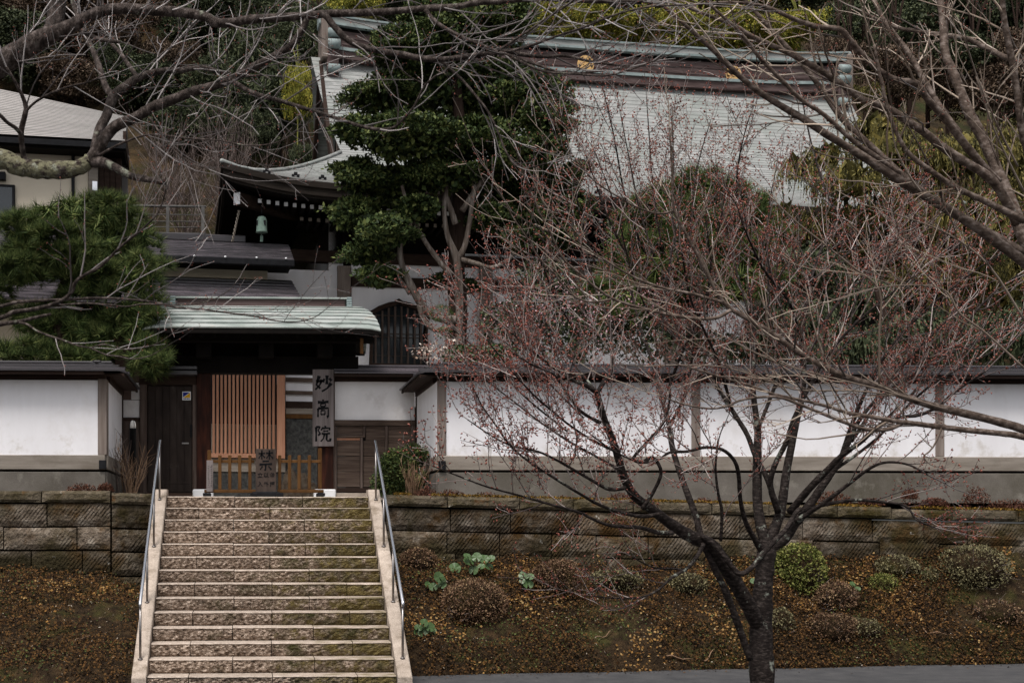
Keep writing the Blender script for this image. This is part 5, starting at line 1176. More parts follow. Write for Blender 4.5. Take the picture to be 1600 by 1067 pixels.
B.limb([(1760, 760, 10), (1680, 710, 7), (1600, 683, 5), (1562, 677, 4.6), (1512, 672, 4.4), (1462, 666, 4.1), (1425, 661, 4), (1400, 658, 3.8), (1362, 651, 3.2), (1325, 645, 2.9), (1300, 637, 2.7), (1262, 627, 2.5), (1210, 616, 2.3), (1180, 605, 2.1), (1120, 587, 1.8), (1060, 569, 1.3)], 11, 9.8, t0=.4)
B.limb([(1408, 662, 3.4), (1385, 671, 3.2), (1350, 670, 3), (1320, 660, 2.8), (1287, 647, 2.6), (1250, 632, 2.4), (1212, 620, 2.2), (1162, 624, 1.9), (1135, 635, 1.7), (1105, 638, 1.5), (1060, 629, 1.3), (1030, 617, 1)], 10.4, 9.6, t0=.1)
for w in ([(1374, 600, 1.8), (1374, 520, 1.8), (1374, 454, 1.7), (1330, 415, 1.5), (1285, 379, 1.4), (1240, 343, 1.2), (1204, 307, .9)], [(1374, 456, 1.6), (1387, 403, 1.4), (1402, 375, 1.2), (1417, 367, .9)],
          [(1600, 575, 1.9), (1540, 520, 1.7), (1500, 490, 1.5), (1470, 450, 1.3), (1380, 448, 1), (1300, 470, .8)], [(1600, 500, 2), (1545, 415, 1.7), (1480, 365, 1.5), (1400, 335, 1.2), (1350, 320, .9)],
          [(1480, 640, 1.6), (1380, 610, 1.5), (1260, 580, 1.3), (1200, 560, 1.2), (1120, 520, 1)], [(1420, 620, 1.5), (1330, 610, 1.4), (1240, 608, 1.3), (1130, 573, 1.1), (1000, 572, .9)],
          [(1590, 260, 1.8), (1560, 200, 1.6), (1530, 130, 1.4), (1510, 70, 1.1)], [(1600, 300, 1.7), (1570, 240, 1.6), (1548, 190, 1.4), (1525, 120, 1.1)]):
    B.limb(w, 10.4, 10.0, 'shoot', sides=5, mat=M['twig_b'], t0=.2)
cfgB = dict(seg=.09, wob=.10, up=.03, rmin=.0022, space={2: .20, 1: .17}, ratio=(.3, .6), ang=(.3, .95), lift=.3, flat=.9, bud=.085, budlvl=1, r0=.010)
B.twigs(cfgB, .165, .3, .95, 2)
B.tw.mesh('twigs', M['twig_b'], B.o); B.tw.buds('buds', M['bud'], B.o, .012, 1, .01)

# ------------------------------------------------------------------ cherry tree reaching in from the left, close to the camera
C = BareTree('cherry_tree', 'lichen crusted bare tree whose thick limbs arch in from the upper left', 'tree', atd(-340, 1400, 8), M['bark_c'], 12)
C.limb([(-345, 1410, 75), (-335, 1100, 60), (-325, 850, 55), (-310, 600, 50), (-295, 400, 42), (-280, 260, 30)], 8, 8, 'trunk', sides=16, twig=False)
C.limb([(-290, 300, 30), (-180, 190, 24), (-80, 145, 21), (0, 100, 19.5), (36, 78, 17), (66, 60, 15), (99, 47, 11.5), (129, 32, 10), (159, 18, 9), (195, 14, 8.6), (240, 17, 8.2), (285, 20, 7.8), (322, 27, 7.6), (338, 36, 7.4), (360, 36, 7), (390, 31, 6.8), (435, 28, 6.5), (480, 25, 6.2), (510, 22, 6), (555, 21, 5.6), (615, 18, 5.2), (660, 14, 5), (714, 11, 4.8), (744, 5, 4.6), (790, 2, 4.3), (840, -2, 4), (890, 1, 3.6), (945, 3, 3.2), (1010, 2, 2.6)], 8, 7.4, sides=12, t0=.25, n=6)
C.limb([(72, 62, 14), (84, 42, 14), (88, 10, 14.5), (84, -40, 14), (70, -120, 12)], 8, 8.2, sides=10, twig=False)
C.limb([(118, 42, 4), (132, 51, 3.6), (150, 60, 3.4), (168, 64, 3.2), (187, 66, 2.8)], 7.9, 7.7, twig=False)
C.limb([(505, 20, 5), (513, 30, 5), (525, 45, 5), (540, 60, 5), (561, 72, 5), (594, 80, 5), (630, 86, 5), (660, 92, 4.8), (696, 93, 4.4), (735, 88, 4.2), (765, 84, 4), (792, 81, 3.8), (819, 86, 3.4), (850, 89, 3), (885, 88, 2.6), (930, 98, 2), (985, 104, 1.4)], 7.6, 7.2, t0=.1)
C.limb([(665, 16, 3.6), (676, 30, 3.2), (696, 45, 3), (726, 60, 2.8), (750, 70, 2.7), (774, 80, 2.6), (804, 90, 2.4), (840, 102, 2.2), (879, 114, 1.9), (925, 113, 1.5), (985, 105, 1.1)], 7.5, 7.1, t0=.1)
C.limb([(778, 80, 2.2), (804, 63, 2.1), (840, 39, 1.9), (867, 21, 1.8), (894, 3, 1.6), (920, -20, 1.2)], 7.3, 7.1, t0=.1)
C.limb([(792, 82, 2.4), (834, 70, 2.2), (870, 57, 2), (915, 42, 1.8), (960, 24, 1.6), (1010, 12, 1.3), (1075, 8, 1)], 7.2, 6.9, t0=.1)
C.limb([(800, 90, 2.2), (850, 112, 2), (900, 116, 1.8), (950, 118, 1.5), (1000, 104, 1.3), (1060, 80, 1)], 7.2, 6.9, t0=.1)
C.limb([(690, 96, 2.4), (720, 123, 2.1), (741, 147, 1.9), (762, 174, 1.7), (777, 204, 1.6), (789, 234, 1.5), (804, 257, 1.4), (822, 263, 1.2), (855, 255, .9)], 7.5, 7.2, t0=.3)
C.limb([(-300, 440, 30), (-180, 310, 20), (-80, 255, 17), (0, 249, 15.5), (30, 260, 15), (75, 266, 14.5), (120, 263, 13), (142, 250, 11)], 8, 7.9, sides=12, twig=False, mat=M['bark_m'], n=6, knob=.1)
C.limb([(140, 254, 11), (150, 240, 10.5), (160, 221, 9.4), (180, 198, 8.6), (210, 185, 8.2), (240, 167, 8), (270, 156, 7.7), (300, 144, 7.4), (330, 136, 7), (360, 125, 6.6), (390, 108, 6.2), (420, 93, 6), (450, 75, 5.6), (468, 54, 5.2), (480, 30, 4.8)], 7.9, 7.6, sides=12, t0=.15, n=6)
C.limb([(146, 240, 6.5), (149, 224, 6.5), (154, 205, 7), (167, 180, 7.6), (177, 152, 7.8), (197, 135, 7.6), (222, 119, 6.2), (255, 111, 4.8), (285, 110, 4.3), (315, 106, 3.7), (345, 113, 3), (370, 120, 2.4), (410, 118, 1.6)], 7.9, 8.4, sides=10, t0=.3)
C.limb([(177, 150, 6), (166, 138, 5.2), (156, 108, 4.8), (147, 84, 4.5), (135, 58, 4.3), (121, 24, 4.2), (113, 0, 4), (100, -50, 3.4)], 8.1, 8.8, t0=.2)
C.limb([(214, 121, 4), (201, 102, 3.6), (186, 81, 3.4), (176, 70, 3.2), (165, 40, 2.4), (160, 0, 1.8)], 8.2, 8.6, t0=.2)
C.limb([(142, 254, 9), (160, 254, 8.5), (180, 262, 6.4), (204, 275, 5.4), (228, 280, 5), (258, 285, 4.6)], 7.9, 7.6, sides=10, twig=False)
C.limb([(38, 250, 5), (36, 238, 4.6), (33, 207, 4.4), (39, 180, 4.2), (40, 165, 3.8), (30, 140, 2.6), (10, 105, 2)], 7.9, 7.7, t0=.4)
C.limb([(33, 210, 3.4), (24, 200, 3.2), (12, 192, 3), (0, 180, 2.8), (-30, 150, 2)], 7.8, 7.5, t0=.3)
C.limb([(40, 175, 2.2), (55, 160, 2), (80, 146, 1.8), (110, 135, 1.6), (140, 128, 1.2), (175, 110, .9)], 7.8, 7.4, t0=.1)
C.limb([(364, 126, 4.2), (372, 133, 4), (399, 147, 3.6), (435, 157, 3.4), (480, 171, 3.1), (510, 180, 2.9), (546, 192, 2.7), (579, 201, 2.5), (612, 201, 2.3), (630, 186, 2.1), (648, 165, 1.9), (663, 135, 1.7), (684, 117, 1.5), (705, 105, 1.2)], 7.7, 7.2, t0=.1)
C.limb([(665, 132, 1.3), (640, 120, 1.2), (610, 95, 1.1), (575, 88, .9), (530, 92, .7)], 7.3, 7.1, t0=.1)
C.limb([(155, 243, 2.4), (186, 226, 1.9), (225, 212, 1.6), (255, 212, 1.4), (300, 217, 1.3), (345, 220, 1.2), (390, 228, 1.1), (435, 222, .9), (471, 201, .7)], 7.7, 7.2, t0=.25)
C.limb([(234, 184, 1.6), (249, 207, 1.4), (270, 234, 1.2), (300, 255, 1), (327, 265, .8)], 7.7, 7.4, t0=.2)
C.limb([(-310, 620, 20), (-200, 560, 9), (-100, 525, 6), (0, 497, 4), (20, 488, 3.6), (47, 484, 3.4), (75, 478, 3.2), (97, 469, 3), (112, 456, 2.9), (118, 441, 2.8), (131, 430, 2.6), (150, 421, 2.4), (162, 412, 2.2), (176, 398, 2.1), (190, 384, 2), (219, 361, 1.8), (243, 337, 1.5), (256, 310, 1.2), (261, 280, .9)], 8, 7, t0=.6, lvl=1)
C.limb([(-310, 610, 18), (-200, 530, 8), (-100, 500, 5), (0, 479, 2.8), (28, 472, 2.5), (75, 469, 2.3), (112, 468, 2.2), (141, 466, 2.1), (165, 466, 2), (187, 467, 1.9), (225, 470, 1.8), (249, 474, 1.7), (272, 480, 1.6), (311, 483, 1.5), (335, 486, 1.4), (365, 490, 1.3), (402, 495, 1.2), (430, 501, 1.1), (462, 503, 1), (491, 496, .8), (513, 480, .6)], 8, 6.8, t0=.6, lvl=1)
C.limb([(-310, 640, 16), (-200, 570, 8), (-100, 530, 5), (0, 507, 3.6), (28, 503, 3.2), (52, 497, 2.8), (79, 491, 2.2)], 8, 7.2, twig=False)
C.limb([(30, 504, 2), (43, 507, 1.8), (56, 516, 1.7), (75, 524, 1.6), (97, 531, 1.5), (122, 540, 1.4), (142, 544, 1.3), (165, 554, 1.2), (187, 557, 1.1), (206, 561, 1), (234, 556, .9), (255, 544, .6)], 7.2, 6.9, t0=.2, lvl=0)
C.limb([(142, 544, 1.1), (159, 538, 1.1), (178, 541, 1), (197, 546, .9), (225, 543, .8), (249, 535, .7), (276, 516, .5)], 7, 6.8, t0=.2, lvl=0)
C.limb([(94, 477, 1.5), (131, 474, 1.4), (169, 476, 1.3), (197, 479, 1.2), (225, 475, 1.1), (281, 477, 1), (311, 474, .9), (333, 468, .8), (350, 459, .7), (362, 450, .6), (368, 442, .5)], 7.2, 6.8, t0=.15, lvl=0)
cfgC = dict(seg=.07, wob=.125, up=.015, rmin=.0012, space={2: .14, 1: .13}, ratio=(.3, .6), ang=(.35, 1.05), lift=.25, flat=1.0, bud=.07, budlvl=1, r0=.0055)
C.twigs(cfgC, .085, .22, .75, 2)
C.tw.mesh('twigs', M['twig_c'], C.o); C.tw.buds('buds', M['bud'], C.o, .008, 1, .006)
# ------------------------------------------------------------------ evergreen trees in the garden
def leafy(name, label, cat_, base, group=None): return thing(name, label, cat_, base, group)
hk = leafy('hinoki_tree', 'tall dark green conifer with cloud shaped foliage and pale bare stems before the hall', 'tree', atd(715, 565, 29.5))
hb_ = [(690, 50, 100, 60), (770, 40, 70, 60), (625, 75, 60, 45), (600, 150, 62, 45), (690, 140, 90, 60), (790, 150, 95, 65), (850, 190, 42, 55), (560, 205, 42, 34), (640, 215, 85, 52), (740, 225, 85, 52), (830, 245, 62, 45),
       (555, 275, 42, 36), (612, 290, 60, 40), (690, 275, 70, 35), (770, 290, 60, 38), (550, 335, 44, 36), (600, 360, 52, 36), (575, 395, 40, 30), (592, 432, 38, 22), (880, 285, 34, 30), (865, 335, 48, 42), (800, 335, 45, 30), (905, 262, 16, 16), (655, 325, 40, 26), (840, 300, 46, 34), (885, 320, 40, 36), (870, 370, 46, 30), (820, 375, 44, 26), (770, 340, 44, 30), (700, 435, 22, 14), (722, 448, 26, 16)]
bl = pxblobs(hb_, 29.6, .9)
sub_ = []
for b in bl:                            # every cloud of foliage breaks up into smaller pads
    for _ in range(15):
        u = unit(1)[0]; u[2] = abs(u[2]) * .9 - .35; s = RS.uniform(.28, .46)
        sub_.append((b[0] + u[0] * b[3] * .8, b[1] + u[1] * b[4] * .8, b[2] + u[2] * b[5] * .9, b[3] * s, b[4] * s, b[5] * s * .62))
P_, D_ = blob_pts(sub_, 13000, shell=.6, up=.6); q = np.repeat(P_, 13, 0) + RS.normal(size=(len(P_) * 13, 3)) * np.array([.07, .07, .028]); d = np.repeat(D_, 13, 0)
d = norm(d * np.array([1, 1, .3]) + np.array([0, 0, .12])); v, f = leafset(q, d, .085, .5, .5); rawmesh('crown', v, f, M['hinoki'], hk)
P_, D_ = blob_pts([tuple(np.array(b) * np.array([1, 1, 1, .84, .84, .8])) for b in bl], 36000, shell=.2); v, f = leafset(P_, D_, .12, .7, 1.2); rawmesh('inner_crown', v, f, M['hinoki'], hk)
def stem(px, d0, d1, par, mat, name='stem', sides=9):
    L = len(px); pts = crom([atd(x, y, d0 + (d1 - d0) * i / (L - 1)) for i, (x, y, r) in enumerate(px)], 5); rs_ = []
    for i in range(len(pts)):
        k = min(i // 5, L - 2); t = i / 5 - k; rs_.append(pxr(px[k][2] + (px[k + 1][2] - px[k][2]) * t, d0))
    mb = MB(); mb.tube(pts, rs_, sides); return mb.build(name, mat, par, fix=False)
stem([(708, 600, 20), (712, 540, 17), (716, 480, 15), (712, 420, 15), (716, 340, 14), (722, 260, 12), (715, 150, 8), (705, 40, 4)], 29.6, 29.8, hk, M['dark_bark'], 'trunk')
for s_ in ([(716, 560, 6), (718, 500, 6), (717, 440, 6.5), (712, 400, 6), (700, 370, 4.5), (694, 330, 4), (698, 290, 3.5), (700, 250, 2.5)], [(714, 405, 5), (726, 385, 4.5), (734, 345, 4), (740, 300, 3.4), (742, 270, 3)],
           [(712, 500, 8), (690, 498, 6), (668, 488, 6), (655, 470, 6.5), (642, 445, 6), (630, 420, 5), (625, 390, 4.6), (630, 350, 4.2), (626, 320, 3.4)], [(706, 512, 5), (680, 515, 4), (662, 500, 4), (655, 478, 4)],
           [(720, 405, 4), (745, 412, 3.6), (768, 418, 3.2), (795, 405, 3), (815, 380, 2.6), (825, 355, 2)], [(705, 430, 5), (680, 400, 4), (660, 370, 3.6), (640, 330, 3.2), (628, 290, 2.6)], [(712, 350, 5), (690, 290, 4), (665, 250, 3.2), (640, 215, 2.4)], [(722, 330, 5), (755, 280, 4), (790, 240, 3), (815, 190, 2)],
           [(640, 460, 3), (628, 440, 2.6), (612, 425, 2), (600, 415, 1.6)]):
    stem(s_, 29.3, 29.2, hk, M['pale_bark'])

def pine(name, label, base, blobs, d, n, mat, L, w, k=15, trunk=None, seed=1, dj=.6, dep=1.0):
    rs = np.random.RandomState(seed); t = leafy(name, label, 'tree', base); bl = pxblobs(blobs, d, dj, rs, dep); pads = []
    for b in bl:
        for _ in range(8):
            u = unit(1, rs)[0]; s = rs.uniform(.3, .5); pads.append((b[0] + u[0] * b[3] * .75, b[1] + u[1] * b[4] * .75, b[2] + u[2] * b[5] * .75, b[3] * s, b[4] * s, b[5] * s * .7))
    P, D_ = blob_pts(pads, n, rs, shell=.55, up=.75); D_ = norm(D_ + np.array([0, 0, .55])); v, f = needles(P, D_, k, L, w, rs); rawmesh('crown', v, f, mat, t)
    P, D_ = blob_pts([tuple(np.array(b) * np.array([1, 1, 1, .72, .72, .7])) for b in bl], n // 3, rs, shell=.1); v, f = needles(P, unit(len(P), rs), k, L * 1.3, w * 2.2, rs); rawmesh('inner_crown', v, f, mat, t)
    if trunk: stem(trunk, d, d, t, M['dark_bark'], 'trunk')
    return t
pine('pine_tree', 'round clipped green pine rising behind the left plaster wall', atd(95, 600, 26.2), [(120, 335, 95, 34), (55, 375, 62, 44), (190, 375, 62, 44), (125, 385, 90, 40), (205, 435, 60, 44), (30, 420, 50, 34), (145, 440, 60, 36), (60, 500, 62, 40), (215, 495, 52, 40), (140, 515, 90, 40), (225, 560, 40, 30), (238, 580, 30, 14), (30, 550, 60, 22), (130, 558, 70, 16), (-30, 450, 50, 60)], 26.2, 3000, M['needle'], .23, .0048, 30,
     [(95, 640, 13), (98, 560, 12), (90, 490, 10), (105, 430, 8), (120, 370, 5)], 21, .5)
pine('pine_tree', 'bright green bushy pine behind the wall in front of the hall roof', atd(1085, 575, 28.5), [(1095, 290, 48, 24), (1035, 305, 55, 26), (1135, 325, 55, 32), (1000, 345, 42, 36), (1080, 350, 80, 40), (1170, 380, 55, 46), (1060, 405, 80, 42), (975, 400, 42, 50), (1150, 445, 80, 42), (1040, 470, 90, 40), (960, 470, 50, 40), (1180, 320, 22, 20)], 28.5, 2400, M['needle2'], .26, .006, 24,
     [(1080, 600, 11), (1085, 500, 10), (1080, 400, 7), (1090, 310, 4)], 22, .6)
def weeping(name, label, base, blobs, d, n, seed, mat):
    rs = np.random.RandomState(seed); t = leafy(name, label, 'tree', base); bl = pxblobs(blobs, d, 1.2, rs, 1.0)
    P, D_ = blob_pts(bl, n, rs, shell=.6, up=.75); k = 9; step = .055
    base_d = norm(D_ * np.array([1, 1, .2]) + rs.normal(size=(n, 3)) * .25); C = []; DD = []
    cur = P.copy(); dd = base_d
    for j in range(k):
        dd = norm(dd + np.array([0, 0, -.55]) + rs.normal(size=(n, 3)) * .12); cur = cur + dd * step; C.append(cur.copy()); DD.append(dd.copy())
    v, f = leafset(np.concatenate(C), np.concatenate(DD), .105, .26, .28, rs); rawmesh('crown', v, f, mat, t)
    P, D_ = blob_pts([tuple(np.array(b) * np.array([1, 1, 1, .7, .7, .7])) for b in bl], n // 2, rs, shell=.1); v, f = leafset(P, np.tile(np.array([0, 0, -1.]), (len(P), 1)), .4, .5, .5, rs); rawmesh('inner_crown', v, f, mat, t)
    return t
t = weeping('weeping_cypress', 'olive weeping conifer with drooping fronds at the right end of the hall', atd(1430, 590, 30), [(1245, 262, 30, 18), (1290, 245, 40, 20), (1230, 335, 28, 16), (1330, 285, 60, 34), (1400, 235, 70, 36), (1365, 200, 40, 22), (1480, 250, 80, 44), (1560, 240, 60, 50), (1310, 345, 60, 30), (1420, 330, 80, 44), (1530, 345, 80, 50), (1600, 330, 50, 80), (1370, 410, 70, 36), (1480, 430, 90, 46), (1590, 450, 60, 50), (1640, 300, 60, 90)], 30, 5200, 23, M['weep'])
stem([(1440, 620, 15), (1438, 480, 13), (1432, 350, 10), (1420, 250, 6)], 30, 30, t, M['dark_bark'], 'trunk')
stem([(1437, 330, 9), (1445, 300, 9), (1452, 260, 6)], 29.2, 29.2, t, M['pale_bark'], 'stem')
t = weeping('weeping_cypress', 'dark low weeping conifer massed behind the right plaster wall', atd(1400, 590, 28), [(1260, 420, 60, 40), (1240, 500, 70, 40), (1340, 470, 60, 40), (1330, 540, 80, 30), (1440, 520, 80, 40), (1540, 530, 80, 40), (1190, 540, 60, 26), (1620, 520, 60, 60)], 28, 3000, 24, M['ever'])
stem([(1390, 620, 9), (1385, 520, 8), (1370, 450, 5)], 28, 28, t, M['dark_bark'], 'trunk')
def shrub(name, label, cat_, blobs, d, n, size, mat, seed, asp=.6, dep=1.0, k=1, rad_=.03, group=None, shell=.75, core=True):
    rs = np.random.RandomState(seed); x, y, rx, ry = blobs[0]; t = leafy(name, label, cat_, atd(x, y + ry, d), group); bl = pxblobs(blobs, d, .1, rs, dep)
    P, D_ = blob_pts(bl, n, rs, shell=shell, up=.3)
    if k > 1: P, D_ = clumps(P, D_, k, rad_, rs)
    v, f = leafset(P, D_, size, asp, .9, rs); rawmesh('foliage', v, f, mat, t)
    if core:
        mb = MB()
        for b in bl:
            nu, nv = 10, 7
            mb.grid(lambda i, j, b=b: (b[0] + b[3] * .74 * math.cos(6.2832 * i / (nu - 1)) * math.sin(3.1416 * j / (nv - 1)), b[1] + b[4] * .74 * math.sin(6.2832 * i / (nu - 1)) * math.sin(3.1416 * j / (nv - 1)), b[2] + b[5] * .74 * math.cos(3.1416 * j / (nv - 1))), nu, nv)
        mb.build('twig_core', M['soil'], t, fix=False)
    return t
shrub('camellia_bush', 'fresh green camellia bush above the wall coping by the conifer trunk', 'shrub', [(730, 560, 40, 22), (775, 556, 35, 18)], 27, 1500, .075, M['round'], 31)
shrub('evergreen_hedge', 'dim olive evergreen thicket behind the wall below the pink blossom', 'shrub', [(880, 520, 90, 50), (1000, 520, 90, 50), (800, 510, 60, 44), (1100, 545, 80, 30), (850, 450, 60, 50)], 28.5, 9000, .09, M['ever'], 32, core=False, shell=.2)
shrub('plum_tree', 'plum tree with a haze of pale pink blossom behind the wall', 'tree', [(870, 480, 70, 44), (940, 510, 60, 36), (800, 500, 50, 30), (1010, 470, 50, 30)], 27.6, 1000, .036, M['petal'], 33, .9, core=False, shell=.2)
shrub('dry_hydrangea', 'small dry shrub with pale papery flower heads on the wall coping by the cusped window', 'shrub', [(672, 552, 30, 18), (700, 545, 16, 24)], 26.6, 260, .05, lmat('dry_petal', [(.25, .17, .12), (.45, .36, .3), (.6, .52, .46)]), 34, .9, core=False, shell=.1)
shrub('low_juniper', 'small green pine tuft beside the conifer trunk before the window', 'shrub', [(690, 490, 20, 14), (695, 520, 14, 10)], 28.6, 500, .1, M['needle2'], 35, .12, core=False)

# ------------------------------------------------------------------ trees on the hillside: each its own thing, crowns share a few meshes
def crown_proto(kind, seed):
    rs = np.random.RandomState(seed)
    bl = [(rs.uniform(-1, 1) * .55, rs.uniform(-1, 1) * .55, rs.uniform(.25, 1.0), rs.uniform(.3, .48), rs.uniform(.3, .48), rs.uniform(.18, .32)) for _ in range(13)]
    if kind == 'bamboo':
        P, D_ = blob_pts(bl, 2600, rs, shell=.3, up=.4); q, d = clumps(P, D_, 5, .03, rs); d = norm(d * .5 + np.array([0, 0, -.6])); return leafset(q, d, .085, .24, .5, rs)
    if kind == 'conifer':
        P, D_ = blob_pts(bl, 2400, rs, shell=.5, up=.4); q, d = clumps(P, D_, 6, .035, rs); d = norm(d + np.array([0, 0, -.35])); return leafset(q, d, .075, .3, .5, rs)
    P, D_ = blob_pts(bl, 2600, rs, shell=.6, up=.4); q, d = clumps(P, D_, 6, .035, rs); return leafset(q, d, .05, .6, .8, rs)
PROTO = {}
def proto(kind, mat, seed):
    key = (kind, mat, seed)
    if key not in PROTO:
        v, f = crown_proto(kind, seed); o = rawmesh('crown', v, f, M[mat]); me = o.data; bpy.data.objects.remove(o)
        mb = MB(); r = random.Random(seed); mb.tube([(0, 0, -.9), (.02, 0, -.3), (-.02, .01, .2), (0, 0, .7)], [.055, .045, .035, .015], 7)
        for _ in range(5):
            z = r.uniform(.0, .5); a = r.uniform(0, 6.28); mb.tube([(0, 0, z), (.2 * math.cos(a), .2 * math.sin(a), z + .15), (.45 * math.cos(a), .45 * math.sin(a), z + .25)], [.025, .016, .006], 5)
        t = mb.build('trunk', M['culm'] if kind == 'bamboo' else M['dark_bark'], fix=False); tm = t.data; bpy.data.objects.remove(t); PROTO[key] = (me, tm)
    return PROTO[key]
def hilltree(name, label, x, y, d, rx, ry, kind, mat, seed, group, rz=None):
    """crown centred on a direction from the camera; foot on the hillside below"""
    r = random.Random(seed * 7 + int(x)); q = 38.0
    while q < d + 1.5:
        c = atd(x, y, q)
        if hill_z(c.x, c.y) > c.z: break
        q += .5
    d = max(41, min(d, q - 1.8)); c = atd(x, y, d); gz = min(hill_z(c.x, c.y), c.z - .5); me, tm = proto(kind, mat, seed % 3)
    o = thing(name, label, 'tree', (c.x, c.y, gz), group); R_ = pxr(rx, d); H = pxr(ry, d) * 1.25; rot = r.uniform(0, 6.28)
    for nm, mesh in (('crown', me), ('trunk', tm)):
        q = bpy.data.objects.new(nm, mesh); COL.objects.link(q); q.parent = o; q.rotation_euler = (0, 0, rot)
        q.location = (0, 0, c.z - gz - H * .55)
        q.scale = (R_, R_, H) if nm == 'crown' else (R_ * .8, R_ * .8, max(H, (c.z - gz) / .9 * .6))
    return o
HT = [ # x, y, distance, rx, ry, kind, material, label
 (30, 95, 52, 90, 60, 'broad', 'ever', 'grey green broadleaf tree above the ridge of the left house'), (120, 130, 50, 70, 40, 'broad', 'brownleaf', 'brown leaved tree right above the slate roof edge'),
 (-60, 40, 56, 110, 80, 'broad', 'ever', 'dark evergreen tree beyond the left corner of the house'), (100, 20, 60, 110, 60, 'conifer', 'brownleaf', 'rusty brown conifer high on the slope at upper left'),
 (215, 60, 58, 90, 70, 'conifer', 'brownleaf', 'reddish brown conifer behind the arching limb'), (235, 140, 50, 70, 50, 'broad', 'ever', 'blue green bush on the slope beside the slate roof'),
 (330, 40, 56, 90, 60, 'conifer', 'ever', 'dark cedar between the brown conifer and the hall gable'), (380, 130, 52, 90, 90, 'conifer', 'ever', 'nearly black cedar in shade left of the gable'),
 (300, 200, 50, 70, 50, 'conifer', 'ever', 'low dark cedar above the brown bank'), (440, 200, 50, 50, 80, 'conifer', 'ever', 'dark cedar pressed against the hall gable'), (440, 50, 54, 70, 50, 'broad', 'ever', 'speckled evergreen with sky gaps left of the ridge end'),
 (465, 150, 48, 32, 60, 'bamboo', 'bamboo', 'slim yellow green bamboo clump beside the gable'), (540, 25, 54, 60, 40, 'bamboo', 'bamboo', 'yellow green bamboo above the left ridge end'), (470, 270, 46, 30, 50, 'conifer', 'ever', 'dark cedar trunk shade behind the roof corner'),
 (640, 10, 56, 80, 50, 'conifer', 'ever', 'dark cedar rising behind the hall ridge'), (760, -10, 56, 80, 60, 'conifer', 'ever', 'second dark cedar behind the hall ridge'), (850, 40, 56, 60, 40, 'bamboo', 'bamboo', 'golden bamboo right of the conifer top'),
 (930, 45, 55, 70, 36, 'bamboo', 'bamboo', 'golden bamboo above the left crest'), (1010, 50, 56, 70, 40, 'bamboo', 'bamboo', 'golden green bamboo between the two crests'), (1090, 55, 55, 70, 40, 'bamboo', 'bamboo', 'golden green bamboo above the right crest'),
 (1170, 60, 55, 70, 44, 'bamboo', 'bamboo', 'olive bamboo near the right ridge end'), (1250, 60, 55, 60, 50, 'bamboo', 'bamboo', 'olive bamboo over the right ridge ornament'), (960, 0, 60, 100, 40, 'conifer', 'ever', 'shaded cedar above the golden bamboo'), (1120, 5, 60, 100, 40, 'bamboo', 'bamboo', 'tall far bamboo on the hilltop'),
 (1240, 0, 60, 80, 40, 'broad', 'ever', 'far evergreen at the hilltop near the raking limbs'), (1350, 60, 54, 70, 70, 'broad', 'ever', 'black green tree right of the ridge ornament'), (1450, 40, 52, 90, 70, 'broad', 'ever', 'deep green tree behind the thick grey limb'),
 (1560, 60, 52, 90, 80, 'broad', 'ever', 'deep green tree at the upper right corner'), (1400, 130, 50, 70, 50, 'broad', 'brownleaf', 'brown undergrowth tree below the dark trees at right'), (1520, 150, 50, 80, 50, 'broad', 'brownleaf', 'brown bushy tree above the weeping conifer'),
 (1330, 170, 48, 50, 40, 'conifer', 'weep', 'olive conifer tip right of the roof verge'), (1640, 140, 52, 80, 80, 'broad', 'ever', 'dark tree at the right margin of the hill'),
 (160, 75, 51, 70, 45, 'broad', 'brownleaf', 'brown bush in the gap under the upper arching limb'), (60, 60, 54, 80, 50, 'broad', 'brownleaf', 'brown tree behind the dark upward stub'), (280, 110, 51, 60, 50, 'conifer', 'brownleaf', 'brown cedar between two crossing limbs'), (270, 190, 48, 60, 40, 'broad', 'ever', 'dark bush above the bare shrubs'), (200, 110, 49, 60, 40, 'broad', 'ever', 'dark evergreen bush above the slate roof corner'), (340, 140, 48, 60, 60, 'conifer', 'ever', 'deep black cedar in the middle of the dark gap'), (390, 210, 47, 60, 50, 'conifer', 'ever', 'low black cedar behind the bare reddish trees'), (500, 60, 52, 50, 60, 'conifer', 'ever', 'dark cedar just left of the ridge end'), (20, 20, 58, 90, 60, 'conifer', 'brownleaf', 'brown conifer at the top left corner'), (410, 90, 53, 70, 50, 'broad', 'ever', 'evergreen crown behind the fork of the long limb'), (300, -10, 58, 90, 50, 'conifer', 'brownleaf', 'rusty conifer at the top edge above the long limb'), (130, -20, 60, 90, 50, 'broad', 'ever', 'grey evergreen at the top edge above the stub'),
 (1310, 100, 52, 50, 50, 'broad', 'brownleaf', 'brown thicket just right of the ridge end'), (1480, 110, 50, 80, 50, 'broad', 'ever', 'dark thicket behind the upright grey limb'), (1590, 110, 50, 60, 60, 'broad', 'brownleaf', 'brown thicket at the right edge'), (1420, 0, 56, 100, 60, 'broad', 'ever', 'dark crown at the top edge right of the bamboo'), (1560, -10, 58, 100, 60, 'broad', 'ever', 'dark crown at the top right corner'), (700, -60, 62, 120, 60, 'broad', 'ever', 'far evergreen on the hilltop above the hall'), (400, -40, 62, 120, 60, 'broad', 'ever', 'far evergreen on the hilltop above the gable'), (180, -50, 64, 130, 60, 'broad', 'ever', 'far evergreen on the hilltop above the left house')]
for i, (x, y, d, rx, ry, kind, mat, lab) in enumerate(HT):
    hilltree({'bamboo': 'bamboo_clump', 'conifer': 'cedar_tree', 'broad': 'evergreen_tree'}[kind], lab, x, y, d, rx * 1.1, ry * 1.15, kind, mat, i, 'trees on the hillside')
